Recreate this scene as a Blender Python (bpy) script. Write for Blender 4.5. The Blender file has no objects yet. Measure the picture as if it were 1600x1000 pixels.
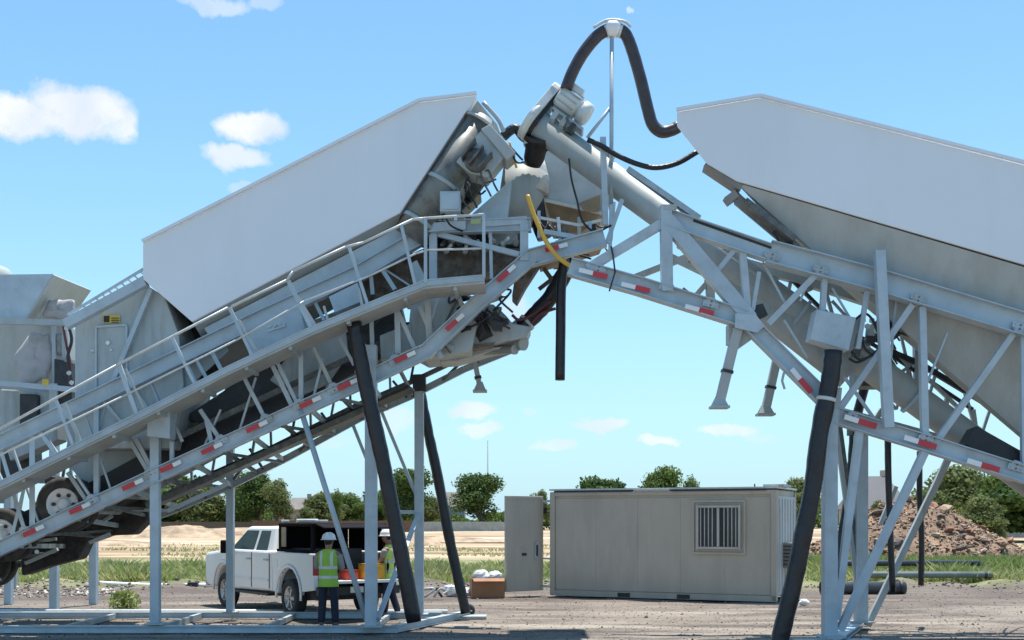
import bpy, math, random
import numpy as np
from mathutils import Vector, Matrix
random.seed(7); rng = np.random.default_rng(7)
S = bpy.context.scene
COL = S.collection
R = math.radians
EYE, FL, HOR = 2.05, 1800.0, 812.0      # eye height (m), focal length and horizon row in photograph pixels

# ------------------------------------------------------------------ camera, world, sun, exposure
cd = bpy.data.cameras.new('camera'); cam = bpy.data.objects.new('camera', cd); COL.objects.link(cam)
cam.location = (0, 0, EYE); cam.rotation_euler = (R(90), 0, 0)
cd.sensor_width = 36; cd.lens = 36 * FL / 1600; cd.shift_y = (HOR - 500) / 1600
cd.clip_start = .1; cd.clip_end = 6000
S.camera = cam
SUN_EL, SUN_AZ = 77, 18
sd = bpy.data.lights.new('sun', 'SUN'); sd.energy = 4.2; sd.angle = R(.5); sd.color = (1, .955, .88)
so = bpy.data.objects.new('sun', sd); COL.objects.link(so)
dirv = Vector((math.sin(R(SUN_AZ)) * math.cos(R(SUN_EL)), math.cos(R(SUN_AZ)) * math.cos(R(SUN_EL)), math.sin(R(SUN_EL))))
so.rotation_euler = dirv.to_track_quat('Z', 'Y').to_euler(); so.location = (0, 0, 40)
S.view_settings.view_transform = 'Standard'; S.view_settings.look = 'None'
S.view_settings.gamma = 1; S.view_settings.exposure = 0.8; S.view_settings.use_curve_mapping = False
W = bpy.data.worlds.new('World'); S.world = W; W.use_nodes = True
wn, wl = W.node_tree.nodes, W.node_tree.links
wn.clear()
def WN(t, **kw):
    n = wn.new(t)
    for k, v in kw.items(): setattr(n, k, v)
    return n
def wm(op, a, b=None, c=None, clamp=False):
    n = WN('ShaderNodeMath', operation=op, use_clamp=clamp)
    for i, v in enumerate((a, b, c)):
        if v is None: continue
        if isinstance(v, (int, float)): n.inputs[i].default_value = v
        else: wl.new(v, n.inputs[i])
    return n.outputs[0]
sky = WN('ShaderNodeTexSky', sky_type='NISHITA', sun_disc=False, sun_elevation=R(SUN_EL), sun_rotation=R(SUN_AZ))
sky.air_density = 1.0; sky.dust_density = 0.6; sky.ozone_density = 2.0
tint = WN('ShaderNodeMix', data_type='RGBA', blend_type='MULTIPLY'); tint.inputs[0].default_value = 1
wl.new(sky.outputs[0], tint.inputs[6]); tint.inputs[7].default_value = (.69, .98, 1.04, 1)
tc = WN('ShaderNodeTexCoord'); sep = WN('ShaderNodeSeparateXYZ')
ns = WN('ShaderNodeTexNoise'); ns.inputs['Scale'].default_value = 26; ns.inputs['Detail'].default_value = 6; ns.inputs['Roughness'].default_value = .62
wl.new(tc.outputs['Generated'], ns.inputs['Vector'])
ns2 = WN('ShaderNodeTexNoise'); ns2.inputs['Scale'].default_value = 11; ns2.inputs['Detail'].default_value = 3
wl.new(tc.outputs['Generated'], ns2.inputs['Vector'])
wl.new(tc.outputs['Generated'], sep.inputs[0])
sn2 = WN('ShaderNodeSeparateXYZ'); wl.new(ns.outputs['Color'], sn2.inputs[0])
az = wm('ARCTAN2', sep.outputs[0], sep.outputs[1]); el = wm('ARCSINE', sep.outputs[2])
az = wm('ADD', az, wm('MULTIPLY', wm('SUBTRACT', sn2.outputs[0], .5), .035))
el = wm('ADD', el, wm('MULTIPLY', wm('SUBTRACT', sn2.outputs[1], .5), .03))
def px_dir(x, y):
    v = Vector(((x - 800) / FL, 1, (HOR - y) / FL)).normalized()
    return math.atan2(v.x, v.y), math.asin(v.z)
# x, y, half width, half height (photograph pixels), opacity
CLOUDS = [(120, 172, 85, 45, 1), (20, 178, 80, 36, .95), (175, 190, 35, 32, .8), (392, 198, 64, 27, .9), (368, 245, 62, 22, .8), (335, 5, 62, 14, .5),
          (412, 8, 30, 12, .35), (385, 292, 32, 10, .35), (983, 10, 10, 5, .6), (738, 642, 46, 16, .75), (748, 671, 38, 13, .6), (935, 663, 50, 12, .8), (870, 697, 40, 10, .5),
          (1028, 690, 38, 9, .6), (1140, 672, 54, 13, .65), (1195, 682, 20, 8, .3), (830, 645, 20, 7, .3), (620, 660, 36, 22, .45), (500, 690, 60, 12, .35),
          (815, 483, 30, 26, .5), (60, 560, 60, 40, .5), (-180, 120, 110, 50, .9), (-420, 260, 160, 60, .9), (1900, 90, 120, 46, .8), (2400, 330, 180, 60, .8)]
nf = WN('ShaderNodeTexNoise'); nf.inputs['Scale'].default_value = 60; nf.inputs['Detail'].default_value = 7; nf.inputs['Roughness'].default_value = .7
wl.new(tc.outputs['Generated'], nf.inputs['Vector'])
RAG = wm('MULTIPLY', wm('SUBTRACT', .84, nf.outputs[0]), 1.25)
acc = None
for (x, y, w, h, op) in CLOUDS:
    a0, e0 = px_dir(x, y); ra, re = w / FL, h / FL * .93
    da = wm('DIVIDE', wm('SUBTRACT', az, a0), ra); de = wm('DIVIDE', wm('SUBTRACT', el, e0), re)
    d = wm('ADD', wm('MULTIPLY', da, da), wm('MULTIPLY', de, de))
    m = wm('MULTIPLY', wm('SUBTRACT', 1.25, d), 1.1, clamp=True)
    m = wm('MULTIPLY', wm('SUBTRACT', wm('MULTIPLY', m, 1.45), RAG, clamp=True), op)
    acc = m if acc is None else wm('MAXIMUM', acc, m)
cl = wm('MULTIPLY', acc, wm('ADD', wm('MULTIPLY', ns2.outputs[0], .9), .5), clamp=True)
haze = wm('MULTIPLY', wm('POWER', wm('SUBTRACT', 1, wm('ABSOLUTE', sep.outputs[2]), clamp=True), 5), .92)
hz = WN('ShaderNodeMix', data_type='RGBA'); wl.new(haze, hz.inputs[0]); wl.new(tint.outputs[2], hz.inputs[6]); hz.inputs[7].default_value = (2.85, 4.15, 4.85, 1)
mx = WN('ShaderNodeMix', data_type='RGBA'); wl.new(cl, mx.inputs[0]); wl.new(hz.outputs[2], mx.inputs[6])
cm = WN('ShaderNodeMix', data_type='RGBA'); wl.new(wm('MULTIPLY', wm('SUBTRACT', ns2.outputs[0], .42), 4, clamp=True), cm.inputs[0]); cm.inputs[6].default_value = (4.2, 4.5, 5.0, 1); cm.inputs[7].default_value = (5.5, 5.5, 5.55, 1)
wl.new(cm.outputs[2], mx.inputs[7])
bg = WN('ShaderNodeBackground'); bg.inputs[1].default_value = .115
wl.new(mx.outputs[2], bg.inputs[0])
wo = WN('ShaderNodeOutputWorld'); wl.new(bg.outputs[0], wo.inputs[0])

# ------------------------------------------------------------------ helpers
def P(x, y, pl):
    """point where the sight line of photograph pixel x, y meets the upright plane Y = pl[0] + pl[1]*X"""
    Y0, k = pl if isinstance(pl, tuple) else (pl, 0)
    Y = Y0 / (1 - k * (x - 800) / FL)
    return Vector(((x - 800) / FL * Y, Y, EYE + (HOR - y) / FL * Y))
def G(x, Y, z=0): return Vector(((x - 800) / FL * Y, Y, z))
JIT = [0]
def jit():
    JIT[0] = (JIT[0] * 5 + 3) % 31
    return JIT[0] * .0011
ORG = {}
class MB:
    def __init__(s): s.v = []; s.f = []; s.sm = []; s.mi = []; s.m = 0
    def face(s, idx, smooth=False): s.f.append(tuple(idx)); s.sm.append(smooth); s.mi.append(s.m)
    def prism(s, poly, off, smooth=False):
        n = len(poly); b = len(s.v); off = Vector(off)
        s.v += [Vector(p) for p in poly] + [Vector(p) + off for p in poly]
        s.face(range(b, b + n)); s.face([b + n + i for i in reversed(range(n))])
        for i in range(n):
            j = (i + 1) % n; s.face((b + i, b + n + i, b + n + j, b + j), smooth)
        return s
    def hull8(s, a, c):     # two quads
        return s.loft([a, c])
    def loft(s, rings, cap=True, smooth=False, closed=True):
        b = len(s.v); n = len(rings[0])
        for r in rings: s.v += [Vector(p) for p in r]
        for k in range(len(rings) - 1):
            for i in range(n if closed else n - 1):
                j = (i + 1) % n
                s.face((b + k * n + i, b + k * n + j, b + (k + 1) * n + j, b + (k + 1) * n + i), smooth)
        if cap and closed:
            s.face([b + i for i in reversed(range(n))]); s.face([b + (len(rings) - 1) * n + i for i in range(n)])
        return s
    def box(s, c, d, rot=None):
        c = Vector(c); x, y, z = d[0] / 2, d[1] / 2, d[2] / 2
        M = rot if rot is not None else Matrix.Identity(3)
        q = [c + M @ Vector(p) for p in ((-x, -y, -z), (x, -y, -z), (x, y, -z), (-x, y, -z), (-x, -y, z), (x, -y, z), (x, y, z), (-x, y, z))]
        b = len(s.v); s.v += q
        for f in ((0, 3, 2, 1), (4, 5, 6, 7), (0, 1, 5, 4), (1, 2, 6, 5), (2, 3, 7, 6), (3, 0, 4, 7)): s.face([b + i for i in f])
        return s
    def frame(s, p0, p1, ref=(0, 1, 0)):
        d = (p1 - p0).normalized(); a = Vector(ref); a = (a - d * a.dot(d))
        if a.length < 1e-3: a = Vector((1, 0, 0)) - d * d.x
        a.normalize(); return d, a, d.cross(a)
    def beam(s, p0, p1, w, h=None, ref=(0, 1, 0)):
        """w across the run and the ref axis, h along the ref axis"""
        h = (h or w) + jit(); d, a, b = s.frame(p0, p1, ref)
        rg = lambda p: [p - b * w / 2 - a * h / 2, p + b * w / 2 - a * h / 2, p + b * w / 2 + a * h / 2, p - b * w / 2 + a * h / 2]
        return s.loft([rg(p0), rg(p1)])
    def ibeam(s, p0, p1, w, h, t=.018, ref=(0, 1, 0)):
        d, a, b = s.frame(p0, p1, ref); h += jit()
        x = w / 2; y = h / 2; tw = min(h * .18, .03)
        pr = [(-x, -y), (-x + t, -y), (-x + t, -tw), (x - t, -tw), (x - t, -y), (x, -y), (x, y), (x - t, y), (x - t, tw), (-x + t, tw), (-x + t, y), (-x, y)]
        rg = lambda p: [p + b * q[0] + a * q[1] for q in pr]
        return s.loft([rg(p0), rg(p1)])
    def angle(s, p0, p1, w, t=.012, flip=1):
        d, a, b = s.frame(p0, p1); w += jit()
        pr = [(-w / 2, 0), (w / 2, 0), (w / 2, t), (-w / 2 + t, t), (-w / 2 + t, w), (-w / 2, w)]
        if flip < 0: pr = [(-q[0], q[1]) for q in pr][::-1]
        rg = lambda p: [p + b * q[0] + a * q[1] for q in pr]
        return s.loft([rg(p0), rg(p1)])
    def ring(s, c, d, r, n, ref=None):
        d = d.normalized(); a = Vector((0, 0, 1)) if abs(d.z) < .9 else Vector((1, 0, 0))
        a = (a - d * a.dot(d)).normalized(); b = d.cross(a)
        return [c + a * (r * math.cos(2 * math.pi * i / n)) + b * (r * math.sin(2 * math.pi * i / n)) for i in range(n)]
    def cyl(s, p0, p1, r0, r1=None, n=16, cap=True):
        p0 = Vector(p0); p1 = Vector(p1); r1 = r0 if r1 is None else r1; d = p1 - p0
        return s.loft([s.ring(p0, d, r0, n), s.ring(p1, d, r1, n)], cap, True)
    def lathe(s, c, d, prof, n=20):
        d = Vector(d).normalized(); c = Vector(c)
        return s.loft([s.ring(c + d * t, d, max(r, .001), n) for t, r in prof], True, True)
    def tube(s, pts, r, n=10, sub=6, wob=0, seed=0):
        pts = [Vector(p) for p in pts]
        if sub > 1 and len(pts) > 2:
            q = []; e = [pts[0] * 2 - pts[1]] + pts + [pts[-1] * 2 - pts[-2]]
            for i in range(1, len(e) - 2):
                for k in range(sub):
                    t = k / sub; a, b, c, d = e[i - 1:i + 3]
                    q.append(.5 * ((2 * b) + (c - a) * t + (2 * a - 5 * b + 4 * c - d) * t * t + (3 * b - a - 3 * c + d) * t ** 3))
            q.append(pts[-1]); pts = q
        rr = random.Random(seed); rings = []; up = None
        for i, p in enumerate(pts):
            d = (pts[min(i + 1, len(pts) - 1)] - pts[max(i - 1, 0)]).normalized()
            if up is None: up = Vector((0, 1, 0)) if abs(d.y) < .8 else Vector((1, 0, 0))
            up = (up - d * up.dot(d)).normalized(); b = d.cross(up)
            rad = (r[0] + (r[1] - r[0]) * i / (len(pts) - 1)) if isinstance(r, tuple) else r
            rad *= 1 + wob * rr.uniform(-1, 1)
            rings.append([p + up * rad * math.cos(2 * math.pi * k / n) + b * rad * math.sin(2 * math.pi * k / n) for k in range(n)])
        return s.loft(rings, True, True)
    def ball(s, c, r, n=10, m=7, M=None):
        c = Vector(c); r = Vector(r) if not isinstance(r, (int, float)) else Vector((r, r, r)); rings = []
        for j in range(m + 1):
            th = math.pi * (j + .02) / (m + .04)
            ring = [Vector((r.x * math.sin(th) * math.cos(2 * math.pi * i / n), r.y * math.sin(th) * math.sin(2 * math.pi * i / n), -r.z * math.cos(th))) for i in range(n)]
            rings.append([c + (M @ q if M is not None else q) for q in ring])
        return s.loft(rings, True, True)
    def build(s, name, mats, parent=None, label=None, bevel=0, **tags):
        vs = s.v; lo = Vector([min(v[i] for v in vs) for i in range(3)]); hi = Vector([max(v[i] for v in vs) for i in range(3)])
        c = (lo + hi) / 2
        if parent is None: c.z = lo.z
        me = bpy.data.meshes.new(name); me.from_pydata([tuple(v - c) for v in vs], [], s.f)
        me.polygons.foreach_set('use_smooth', s.sm)
        for m in (mats if isinstance(mats, (list, tuple)) else [mats]): me.materials.append(m)
        me.polygons.foreach_set('material_index', s.mi); me.update()
        o = bpy.data.objects.new(name, me); COL.objects.link(o)
        ORG[o.name] = c; o.location = c - (ORG[parent.name] if parent else Vector((0, 0, 0)))
        if parent: o.parent = parent
        if bevel:
            b = o.modifiers.new('bevel', 'BEVEL'); b.width = bevel; b.segments = 2; b.limit_method = 'ANGLE'
        if label: o['label'] = label
        for k, v in tags.items(): o[k] = v
        return o
def thing(name, loc, label, category, group=None):
    o = bpy.data.objects.new(name, None); COL.objects.link(o); o.location = loc; o.empty_display_size = .3
    ORG[o.name] = Vector(loc); o['label'] = label; o['category'] = category
    if group: o['group'] = group
    return o
def npmesh(name, V, F, mat, smooth=False, parent=None, center=True, **tags):
    V = np.asarray(V, dtype=np.float32); F = np.asarray(F, dtype=np.int32); n = F.shape[1]
    c = Vector(((V[:, 0].min() + V[:, 0].max()) / 2, (V[:, 1].min() + V[:, 1].max()) / 2, V[:, 2].min())) if center else Vector((0, 0, 0))
    V = V - np.array(c, dtype=np.float32)
    me = bpy.data.meshes.new(name)
    me.vertices.add(len(V)); me.vertices.foreach_set('co', V.ravel())
    me.loops.add(F.size); me.loops.foreach_set('vertex_index', F.ravel())
    me.polygons.add(len(F)); me.polygons.foreach_set('loop_start', np.arange(0, F.size, n, dtype=np.int32)); me.polygons.foreach_set('loop_total', np.full(len(F), n, dtype=np.int32))
    if smooth: me.polygons.foreach_set('use_smooth', np.ones(len(F), dtype=bool))
    me.update(calc_edges=True); me.validate()
    for m in (mat if isinstance(mat, (list, tuple)) else [mat]): me.materials.append(m)
    o = bpy.data.objects.new(name, me); COL.objects.link(o); ORG[o.name] = c
    o.location = c - (ORG[parent.name] if parent else Vector((0, 0, 0)))
    if parent: o.parent = parent
    for k, v in tags.items(): o[k] = v
    return o
def inst(src, loc, parent=None, rot=None, scale=None, **tags):
    o = src.copy(); COL.objects.link(o); ORG[o.name] = Vector(loc)
    o.parent = parent; o.location = Vector(loc) - (ORG[parent.name] if parent else Vector((0, 0, 0)))
    if rot is not None: o.rotation_euler = rot
    if scale is not None: o.scale = (scale,) * 3 if isinstance(scale, (int, float)) else scale
    for k, v in tags.items(): o[k] = v
    return o

# ------------------------------------------------------------------ materials
MAT = {}
def mat(name, col, rough=.5, metal=0, var=.12, vscale=3, bump=0, bscale=40, col2=None, mixs=4, mixlo=.45, mixhi=.65, spec=None, coat=0, streak=None):
    if name in MAT: return MAT[name]
    m = bpy.data.materials.new(name); m.use_nodes = True; nt = m.node_tree; N, L = nt.nodes, nt.links
    b = N['Principled BSDF']; b.inputs['Roughness'].default_value = rough; b.inputs['Metallic'].default_value = metal
    if spec is not None: b.inputs['Specular IOR Level'].default_value = spec
    if coat: b.inputs['Coat Weight'].default_value = coat
    t = N.new('ShaderNodeTexCoord'); ge = N.new('ShaderNodeNewGeometry')
    pos = ge.outputs['Position']
    n1 = N.new('ShaderNodeTexNoise'); n1.inputs['Scale'].default_value = vscale; n1.inputs['Detail'].default_value = 5; L.new(pos, n1.inputs['Vector'])
    hs = N.new('ShaderNodeHueSaturation'); hs.inputs['Color'].default_value = (*col, 1)
    mr = N.new('ShaderNodeMapRange'); mr.inputs['From Min'].default_value = .3; mr.inputs['From Max'].default_value = .7
    mr.inputs['To Min'].default_value = 1 - var; mr.inputs['To Max'].default_value = 1 + var; L.new(n1.outputs[0], mr.inputs[0]); L.new(mr.outputs[0], hs.inputs['Value'])
    out = hs.outputs[0]
    if col2 is not None:
        n2 = N.new('ShaderNodeTexNoise'); n2.inputs['Scale'].default_value = mixs; n2.inputs['Detail'].default_value = 7; n2.inputs['Roughness'].default_value = .65
        if streak:
            mp = N.new('ShaderNodeMapping'); mp.inputs['Scale'].default_value = streak; L.new(pos, mp.inputs[0]); L.new(mp.outputs[0], n2.inputs['Vector'])
        else: L.new(pos, n2.inputs['Vector'])
        r2 = N.new('ShaderNodeMapRange'); r2.inputs['From Min'].default_value = mixlo; r2.inputs['From Max'].default_value = mixhi; L.new(n2.outputs[0], r2.inputs[0])
        mx = N.new('ShaderNodeMix'); mx.data_type = 'RGBA'; L.new(r2.outputs[0], mx.inputs[0]); L.new(out, mx.inputs[6]); mx.inputs[7].default_value = (*col2, 1); out = mx.outputs[2]
    L.new(out, b.inputs['Base Color'])
    if bump:
        n3 = N.new('ShaderNodeTexNoise'); n3.inputs['Scale'].default_value = bscale; n3.inputs['Detail'].default_value = 4; L.new(pos, n3.inputs['Vector'])
        bp = N.new('ShaderNodeBump'); bp.inputs['Strength'].default_value = bump; bp.inputs['Distance'].default_value = .03; L.new(n3.outputs[0], bp.inputs['Height']); L.new(bp.outputs[0], b.inputs['Normal'])
    MAT[name] = m; return m
PANEL = mat('bin_paint', (.80, .82, .85), .5, 0, .03, .5, col2=(.75, .77, .80), mixs=1.2, mixlo=.5, mixhi=.8, streak=(1, 1, .25))
PAINT = mat('frame_paint', (.43, .51, .56), .45, 0, .10, 2.5, col2=(.33, .35, .34), mixs=4, mixlo=.52, mixhi=.9)
PAINT2 = mat('frame_paint_worn', (.40, .45, .46), .5, 0, .08, 2, col2=(.24, .23, .19), mixs=3, mixlo=.48, mixhi=.9, streak=(1.8, 1.8, .3))
UNDER = mat('hopper_steel', (.42, .45, .44), .55, 0, .07, 1.2, col2=(.32, .33, .30), mixs=2.2, mixlo=.45, mixhi=.85, streak=(1.6, 1.6, .3))
PALE = mat('pale_paint', (.62, .64, .62), .4, 0, .06, 3, col2=(.48, .48, .44), mixs=8, mixlo=.5, mixhi=.75)
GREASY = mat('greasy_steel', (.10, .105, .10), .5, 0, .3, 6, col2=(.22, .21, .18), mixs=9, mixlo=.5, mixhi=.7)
BLACK = mat('black_rubber', (.014, .013, .015), .42, 0, .3, 5, bump=.3, bscale=25)
HOSE = mat('hose_wrap', (.016, .014, .017), .38, 0, .3, 4, bump=.5, bscale=9)
BROWNHOSE = mat('brown_hose', (.05, .036, .036), .4, 0, .25, 6)
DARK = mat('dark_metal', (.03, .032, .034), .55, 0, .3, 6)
RUST = mat('rusty_steel', (.16, .12, .09), .8, 0, .3, 5, col2=(.24, .24, .22), mixs=6)
CHUTE = mat('chute_lining', (.30, .24, .17), .8, 0, .2, 4)
RED = mat('red_tape', (.55, .035, .045), .35, 0, .06)
WHT = mat('white_tape', (.82, .82, .8), .35, 0, .04)
YEL = mat('yellow_hose', (.72, .42, .06), .45, 0, .08)
MUD = mat('muddy_tyre', (.035, .03, .028), .85, 0, .3, 6, col2=(.07, .06, .05), mixs=7)
RIM = mat('rim_paint', (.72, .70, .69), .4, 0, .06)
SIGNY = mat('sign_yellow', (.7, .5, .08), .5)
BAG = mat('white_plastic', (.78, .78, .78), .45, 0, .05)
CARD = mat('cardboard', (.33, .17, .09), .8, 0, .12, 4)
WOODF = mat('fence_wood', (.13, .075, .05), .85, 0, .25, 3)

# ------------------------------------------------------------------ ground
def gh(x, y):
    """height of the ground"""
    a = .02 * np.sin(x * 1.3 + y * .7) * np.sin(y * 1.1 - x * .4) + .012 * np.sin(x * 4.1) * np.sin(y * 3.7 + x)
    ridge = .16 * np.exp(-((y - 35.5 - .6 * np.sin(x * .23)) / 1.3) ** 2) * (1 + .4 * np.sin(x * 1.7) + .3 * np.sin(x * 4.3))
    roll = .25 * np.clip((y - 60) / 80, 0, 1) * np.sin(x * .05 + 1) * np.sin(y * .045)
    for yc, dx in ((25.2, 0), (26.9, 0), (28.6, 2), (30.1, 2), (22.4, 5)): a = a - .035 * np.exp(-((y - yc - .5 * np.sin(x * .13 + dx) - .04 * x) / .16) ** 2)
    return np.where(y < 33, a * .6, a * .6 + ridge) + roll * (np.abs(x) < 400)
ys = np.concatenate([np.linspace(-30, 14, 20), np.linspace(14.4, 32, 230), np.linspace(32.2, 60, 90), np.geomspace(61, 5000, 90)])
xs = np.concatenate([-np.geomspace(45, 5000, 40)[::-1], np.linspace(-44, 44, 260), np.geomspace(45, 5000, 40)])
XX, YY = np.meshgrid(xs, ys); ZZ = gh(XX, YY) - .012
nx, ny = len(xs), len(ys)
idx = np.arange(nx * ny).reshape(ny, nx)
F = np.stack([idx[:-1, :-1], idx[:-1, 1:], idx[1:, 1:], idx[1:, :-1]], -1).reshape(-1, 4)
gm = bpy.data.materials.new('earth'); gm.use_nodes = True; N, L = gm.node_tree.nodes, gm.node_tree.links
gb = N['Principled BSDF']; gb.inputs['Roughness'].default_value = .95; gb.inputs['Specular IOR Level'].default_value = .15
gp = N.new('ShaderNodeNewGeometry').outputs['Position']; gs = N.new('ShaderNodeSeparateXYZ'); L.new(gp, gs.inputs[0])
def gno(scale, stretch=(1, 1, 1), det=6, rough=.6):
    mp = N.new('ShaderNodeMapping'); mp.inputs['Scale'].default_value = stretch; L.new(gp, mp.inputs[0])
    n = N.new('ShaderNodeTexNoise'); n.inputs['Scale'].default_value = scale; n.inputs['Detail'].default_value = det; n.inputs['Roughness'].default_value = rough; L.new(mp.outputs[0], n.inputs['Vector']); return n.outputs[0]
def gmr(v, a, b, c=0, d=1):
    m = N.new('ShaderNodeMapRange'); m.inputs[1].default_value = a; m.inputs[2].default_value = b; m.inputs[3].default_value = c; m.inputs[4].default_value = d; L.new(v, m.inputs[0]); return m.outputs[0]
def gmix(f, a, b):
    m = N.new('ShaderNodeMix'); m.data_type = 'RGBA'; L.new(f, m.inputs[0])
    for i, v in ((6, a), (7, b)):
        if isinstance(v, tuple): m.inputs[i].default_value = (*v, 1)
        else: L.new(v, m.inputs[i])
    return m.outputs[2]
def gma(op, a, b):
    m = N.new('ShaderNodeMath'); m.operation = op
    for i, v in enumerate((a, b)):
        if isinstance(v, (int, float)): m.inputs[i].default_value = v
        else: L.new(v, m.inputs[i])
    return m.outputs[0]
near = gmix(gmr(gno(.55, (.35, 1, 1)), .40, .62), (.115, .095, .082), (.30, .255, .21))
near = gmix(gmr(gno(1.1, (.10, 1, 1), 5), .52, .66, 0, .8), near, (.42, .37, .31))
near = gmix(gmr(gno(7, det=8, rough=.75), .50, .75), near, (.32, .28, .24))
near = gmix(gmr(gno(16, det=4, rough=.7), .56, .72), near, (.06, .05, .045))
yw = gma('ADD', gs.outputs[1], gma('MULTIPLY', gma('SUBTRACT', gno(.25), .5), 10))
near = gmix(gmr(yw, 26.5, 30, 0, .6), near, (.125, .10, .088))       # darker earth towards the weeds
field = gmix(gmr(gno(.09, (.15, 1, 1), 8), .40, .62), (.52, .40, .28), (.30, .21, .13))
field = gmix(gmr(gno(.035, (.12, 1, 1), 7), .50, .60), field, (.62, .52, .40))
field = gmix(gmr(gno(.3, (.2, 1, 1), 6), .53, .62), field, (.24, .22, .10))
field = gmix(gmr(gno(.11, (.12, 1, 1), 8, .7), .52, .60), field, (.20, .14, .09))
mid = gmix(gmr(gno(1.2, (.5, 1, 1)), .4, .6), (.14, .18, .06), (.28, .27, .14))
colr = gmix(gmr(yw, 33.5, 36), near, mid); colr = gmix(gmr(yw, 52, 66), colr, field)
L.new(colr, gb.inputs['Base Color'])
bp = N.new('ShaderNodeBump'); bp.inputs['Strength'].default_value = .8; bp.inputs['Distance'].default_value = .05
L.new(gma('ADD', gno(9, det=8, rough=.7), gma('MULTIPLY', gno(38, det=4), .4)), bp.inputs['Height']); L.new(bp.outputs[0], gb.inputs['Normal'])
npmesh('ground', np.stack([XX, YY, ZZ], -1).reshape(-1, 3), F, gm, True, center=False, kind='structure')

# low swells of bare earth across the field
def mound(name, cx, cy, rx, ry, h, m, seed, kind='structure', n=60, rough=.25, **t):
    r = np.random.default_rng(seed); u = np.linspace(-1.15, 1.15, n); A, B = np.meshgrid(u, u)
    nz = sum(r.uniform(.4, 1) / (k) * np.sin(A * k * r.uniform(2, 5) + r.uniform(0, 6)) * np.sin(B * k * r.uniform(2, 5) + r.uniform(0, 6)) for k in range(1, 8))
    D = np.sqrt(A ** 2 + B ** 2) * (1 + .10 * nz)
    Z = h * np.clip(1 - D ** 1.5, -.06, 1) * (1 + rough * nz) + rough * .3 * h * r.uniform(-.25, .25, A.shape) * (D < 1)
    V = np.stack([cx + A * rx, cy + B * ry, Z - .02], -1).reshape(-1, 3); i = np.arange(n * n).reshape(n, n)
    F = np.stack([i[:-1, :-1], i[:-1, 1:], i[1:, 1:], i[1:, :-1]], -1).reshape(-1, 4)
    return npmesh(name, V, F, m, False, kind=kind, **t)
EARTH = mat('pale_earth', (.42, .31, .21), .95, 0, .3, .8, col2=(.24, .17, .11), mixs=.6, bump=.6, bscale=3)
mound('earth_mound', G(285, 130).x, 130, 7, 4, 1.5, EARTH, 3)
mound('earth_mound', G(215, 150).x, 150, 9, 5, 1.3, EARTH, 4)
mound('earth_mound', G(150, 90).x, 90, 8, 3, .55, EARTH, 5)
mound('earth_mound', G(700, 110).x, 110, 6, 3, .5, EARTH, 6)
mound('earth_mound', G(655, 95).x, 95, 2, 1.5, .8, EARTH, 8)
mound('earth_mound', G(420, 170).x, 170, 22, 5, 1.0, EARTH, 9)

# ------------------------------------------------------------------ rubble heap on the right
px, py_ = G(1425, 52).x, 52
hp = mound('rubble_heap', px, py_, 5.6, 4.5, 2.7, mat('rubble_earth', (.25, .165, .105), .95, 0, .35, 1.5, col2=(.13, .09, .065), mixs=1.3, bump=.8, bscale=5), 21, kind='', n=90, rough=.18,
           label='tall heap of broken rubble and reddish earth behind the leaning hoses on the right', category='rubble heap')
del hp['kind']
STONE = [mat('rubble_tan', (.31, .20, .125), .9, 0, .25, 2), mat('rubble_pale', (.38, .29, .21), .9, 0, .2, 2), mat('rubble_dark', (.15, .11, .09), .9, 0, .3, 2), mat('rubble_red', (.27, .14, .09), .9, 0, .25, 2)]
def rockmesh(seed, m, name='stone'):
    r = random.Random(seed); mb = MB(); mb.ball((0, 0, 0), (1, .8, .6), 6, 4); 
    mb.v = [Vector(v) * r.uniform(.72, 1.25) for v in mb.v]; mb.sm = [False] * len(mb.sm)
    me = bpy.data.meshes.new(name); me.from_pydata([tuple(v) for v in mb.v], [], mb.f); me.materials.append(m); return me
rocks = [rockmesh(i, STONE[i % 4]) for i in range(12)]
hv = np.array([v.co for v in hp.data.vertices]) ; nhv = len(hv)
def heap_pt(r):
    while True:
        v = hp.data.vertices[r.randrange(nhv)].co
        if v.z > .25 and v.y < 1.0: return v
rr = random.Random(5)
for i in range(240):
    v = heap_pt(rr); o = bpy.data.objects.new('stone', rocks[rr.randrange(12)]); COL.objects.link(o); o.parent = hp
    s = rr.uniform(.07, .20) * (1 if rr.random() < .85 else 2.0); o.scale = (s * rr.uniform(.8, 1.6), s, s * rr.uniform(.6, 1))
    o.location = v + Vector((0, -.02, s * .25)); o.rotation_euler = (rr.uniform(-.6, .6), rr.uniform(-.6, .6), rr.uniform(0, 6))
# small stones: heap litter and pebbles on the yard, nobody could count them
def scatter_stones(name, pts, sizes, m, **t):
    ico = np.array([(0, 0, 1), (.9, 0, -.3), (-.45, .78, -.3), (-.45, -.78, -.3), (.3, .5, .6), (-.5, -.1, .65)], dtype=np.float32)
    fc = np.array([(0, 1, 4), (1, 2, 4), (0, 4, 5), (4, 2, 5), (0, 5, 3), (5, 2, 3), (0, 3, 1), (1, 3, 2)])
    n = len(pts); an = rng.uniform(0, 6.28, n); c, s = np.cos(an), np.sin(an)
    V = ico[None] * rng.uniform(.6, 1.3, (n, 6, 3)) * sizes[:, None, None]; V[:, :, 2] *= .7
    X = V[:, :, 0] * c[:, None] - V[:, :, 1] * s[:, None]; Y = V[:, :, 0] * s[:, None] + V[:, :, 1] * c[:, None]
    V = np.stack([X, Y, V[:, :, 2]], -1) + pts[:, None, :]
    Fc = (fc[None] + (np.arange(n) * 6)[:, None, None]).reshape(-1, 3)
    o = npmesh(name, V.reshape(-1, 3), Fc, m, kind='stuff', **t)
    o.data.polygons.foreach_set('material_index', np.repeat(rng.integers(0, len(m), n), 8).astype(np.int32)); return o
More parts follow.
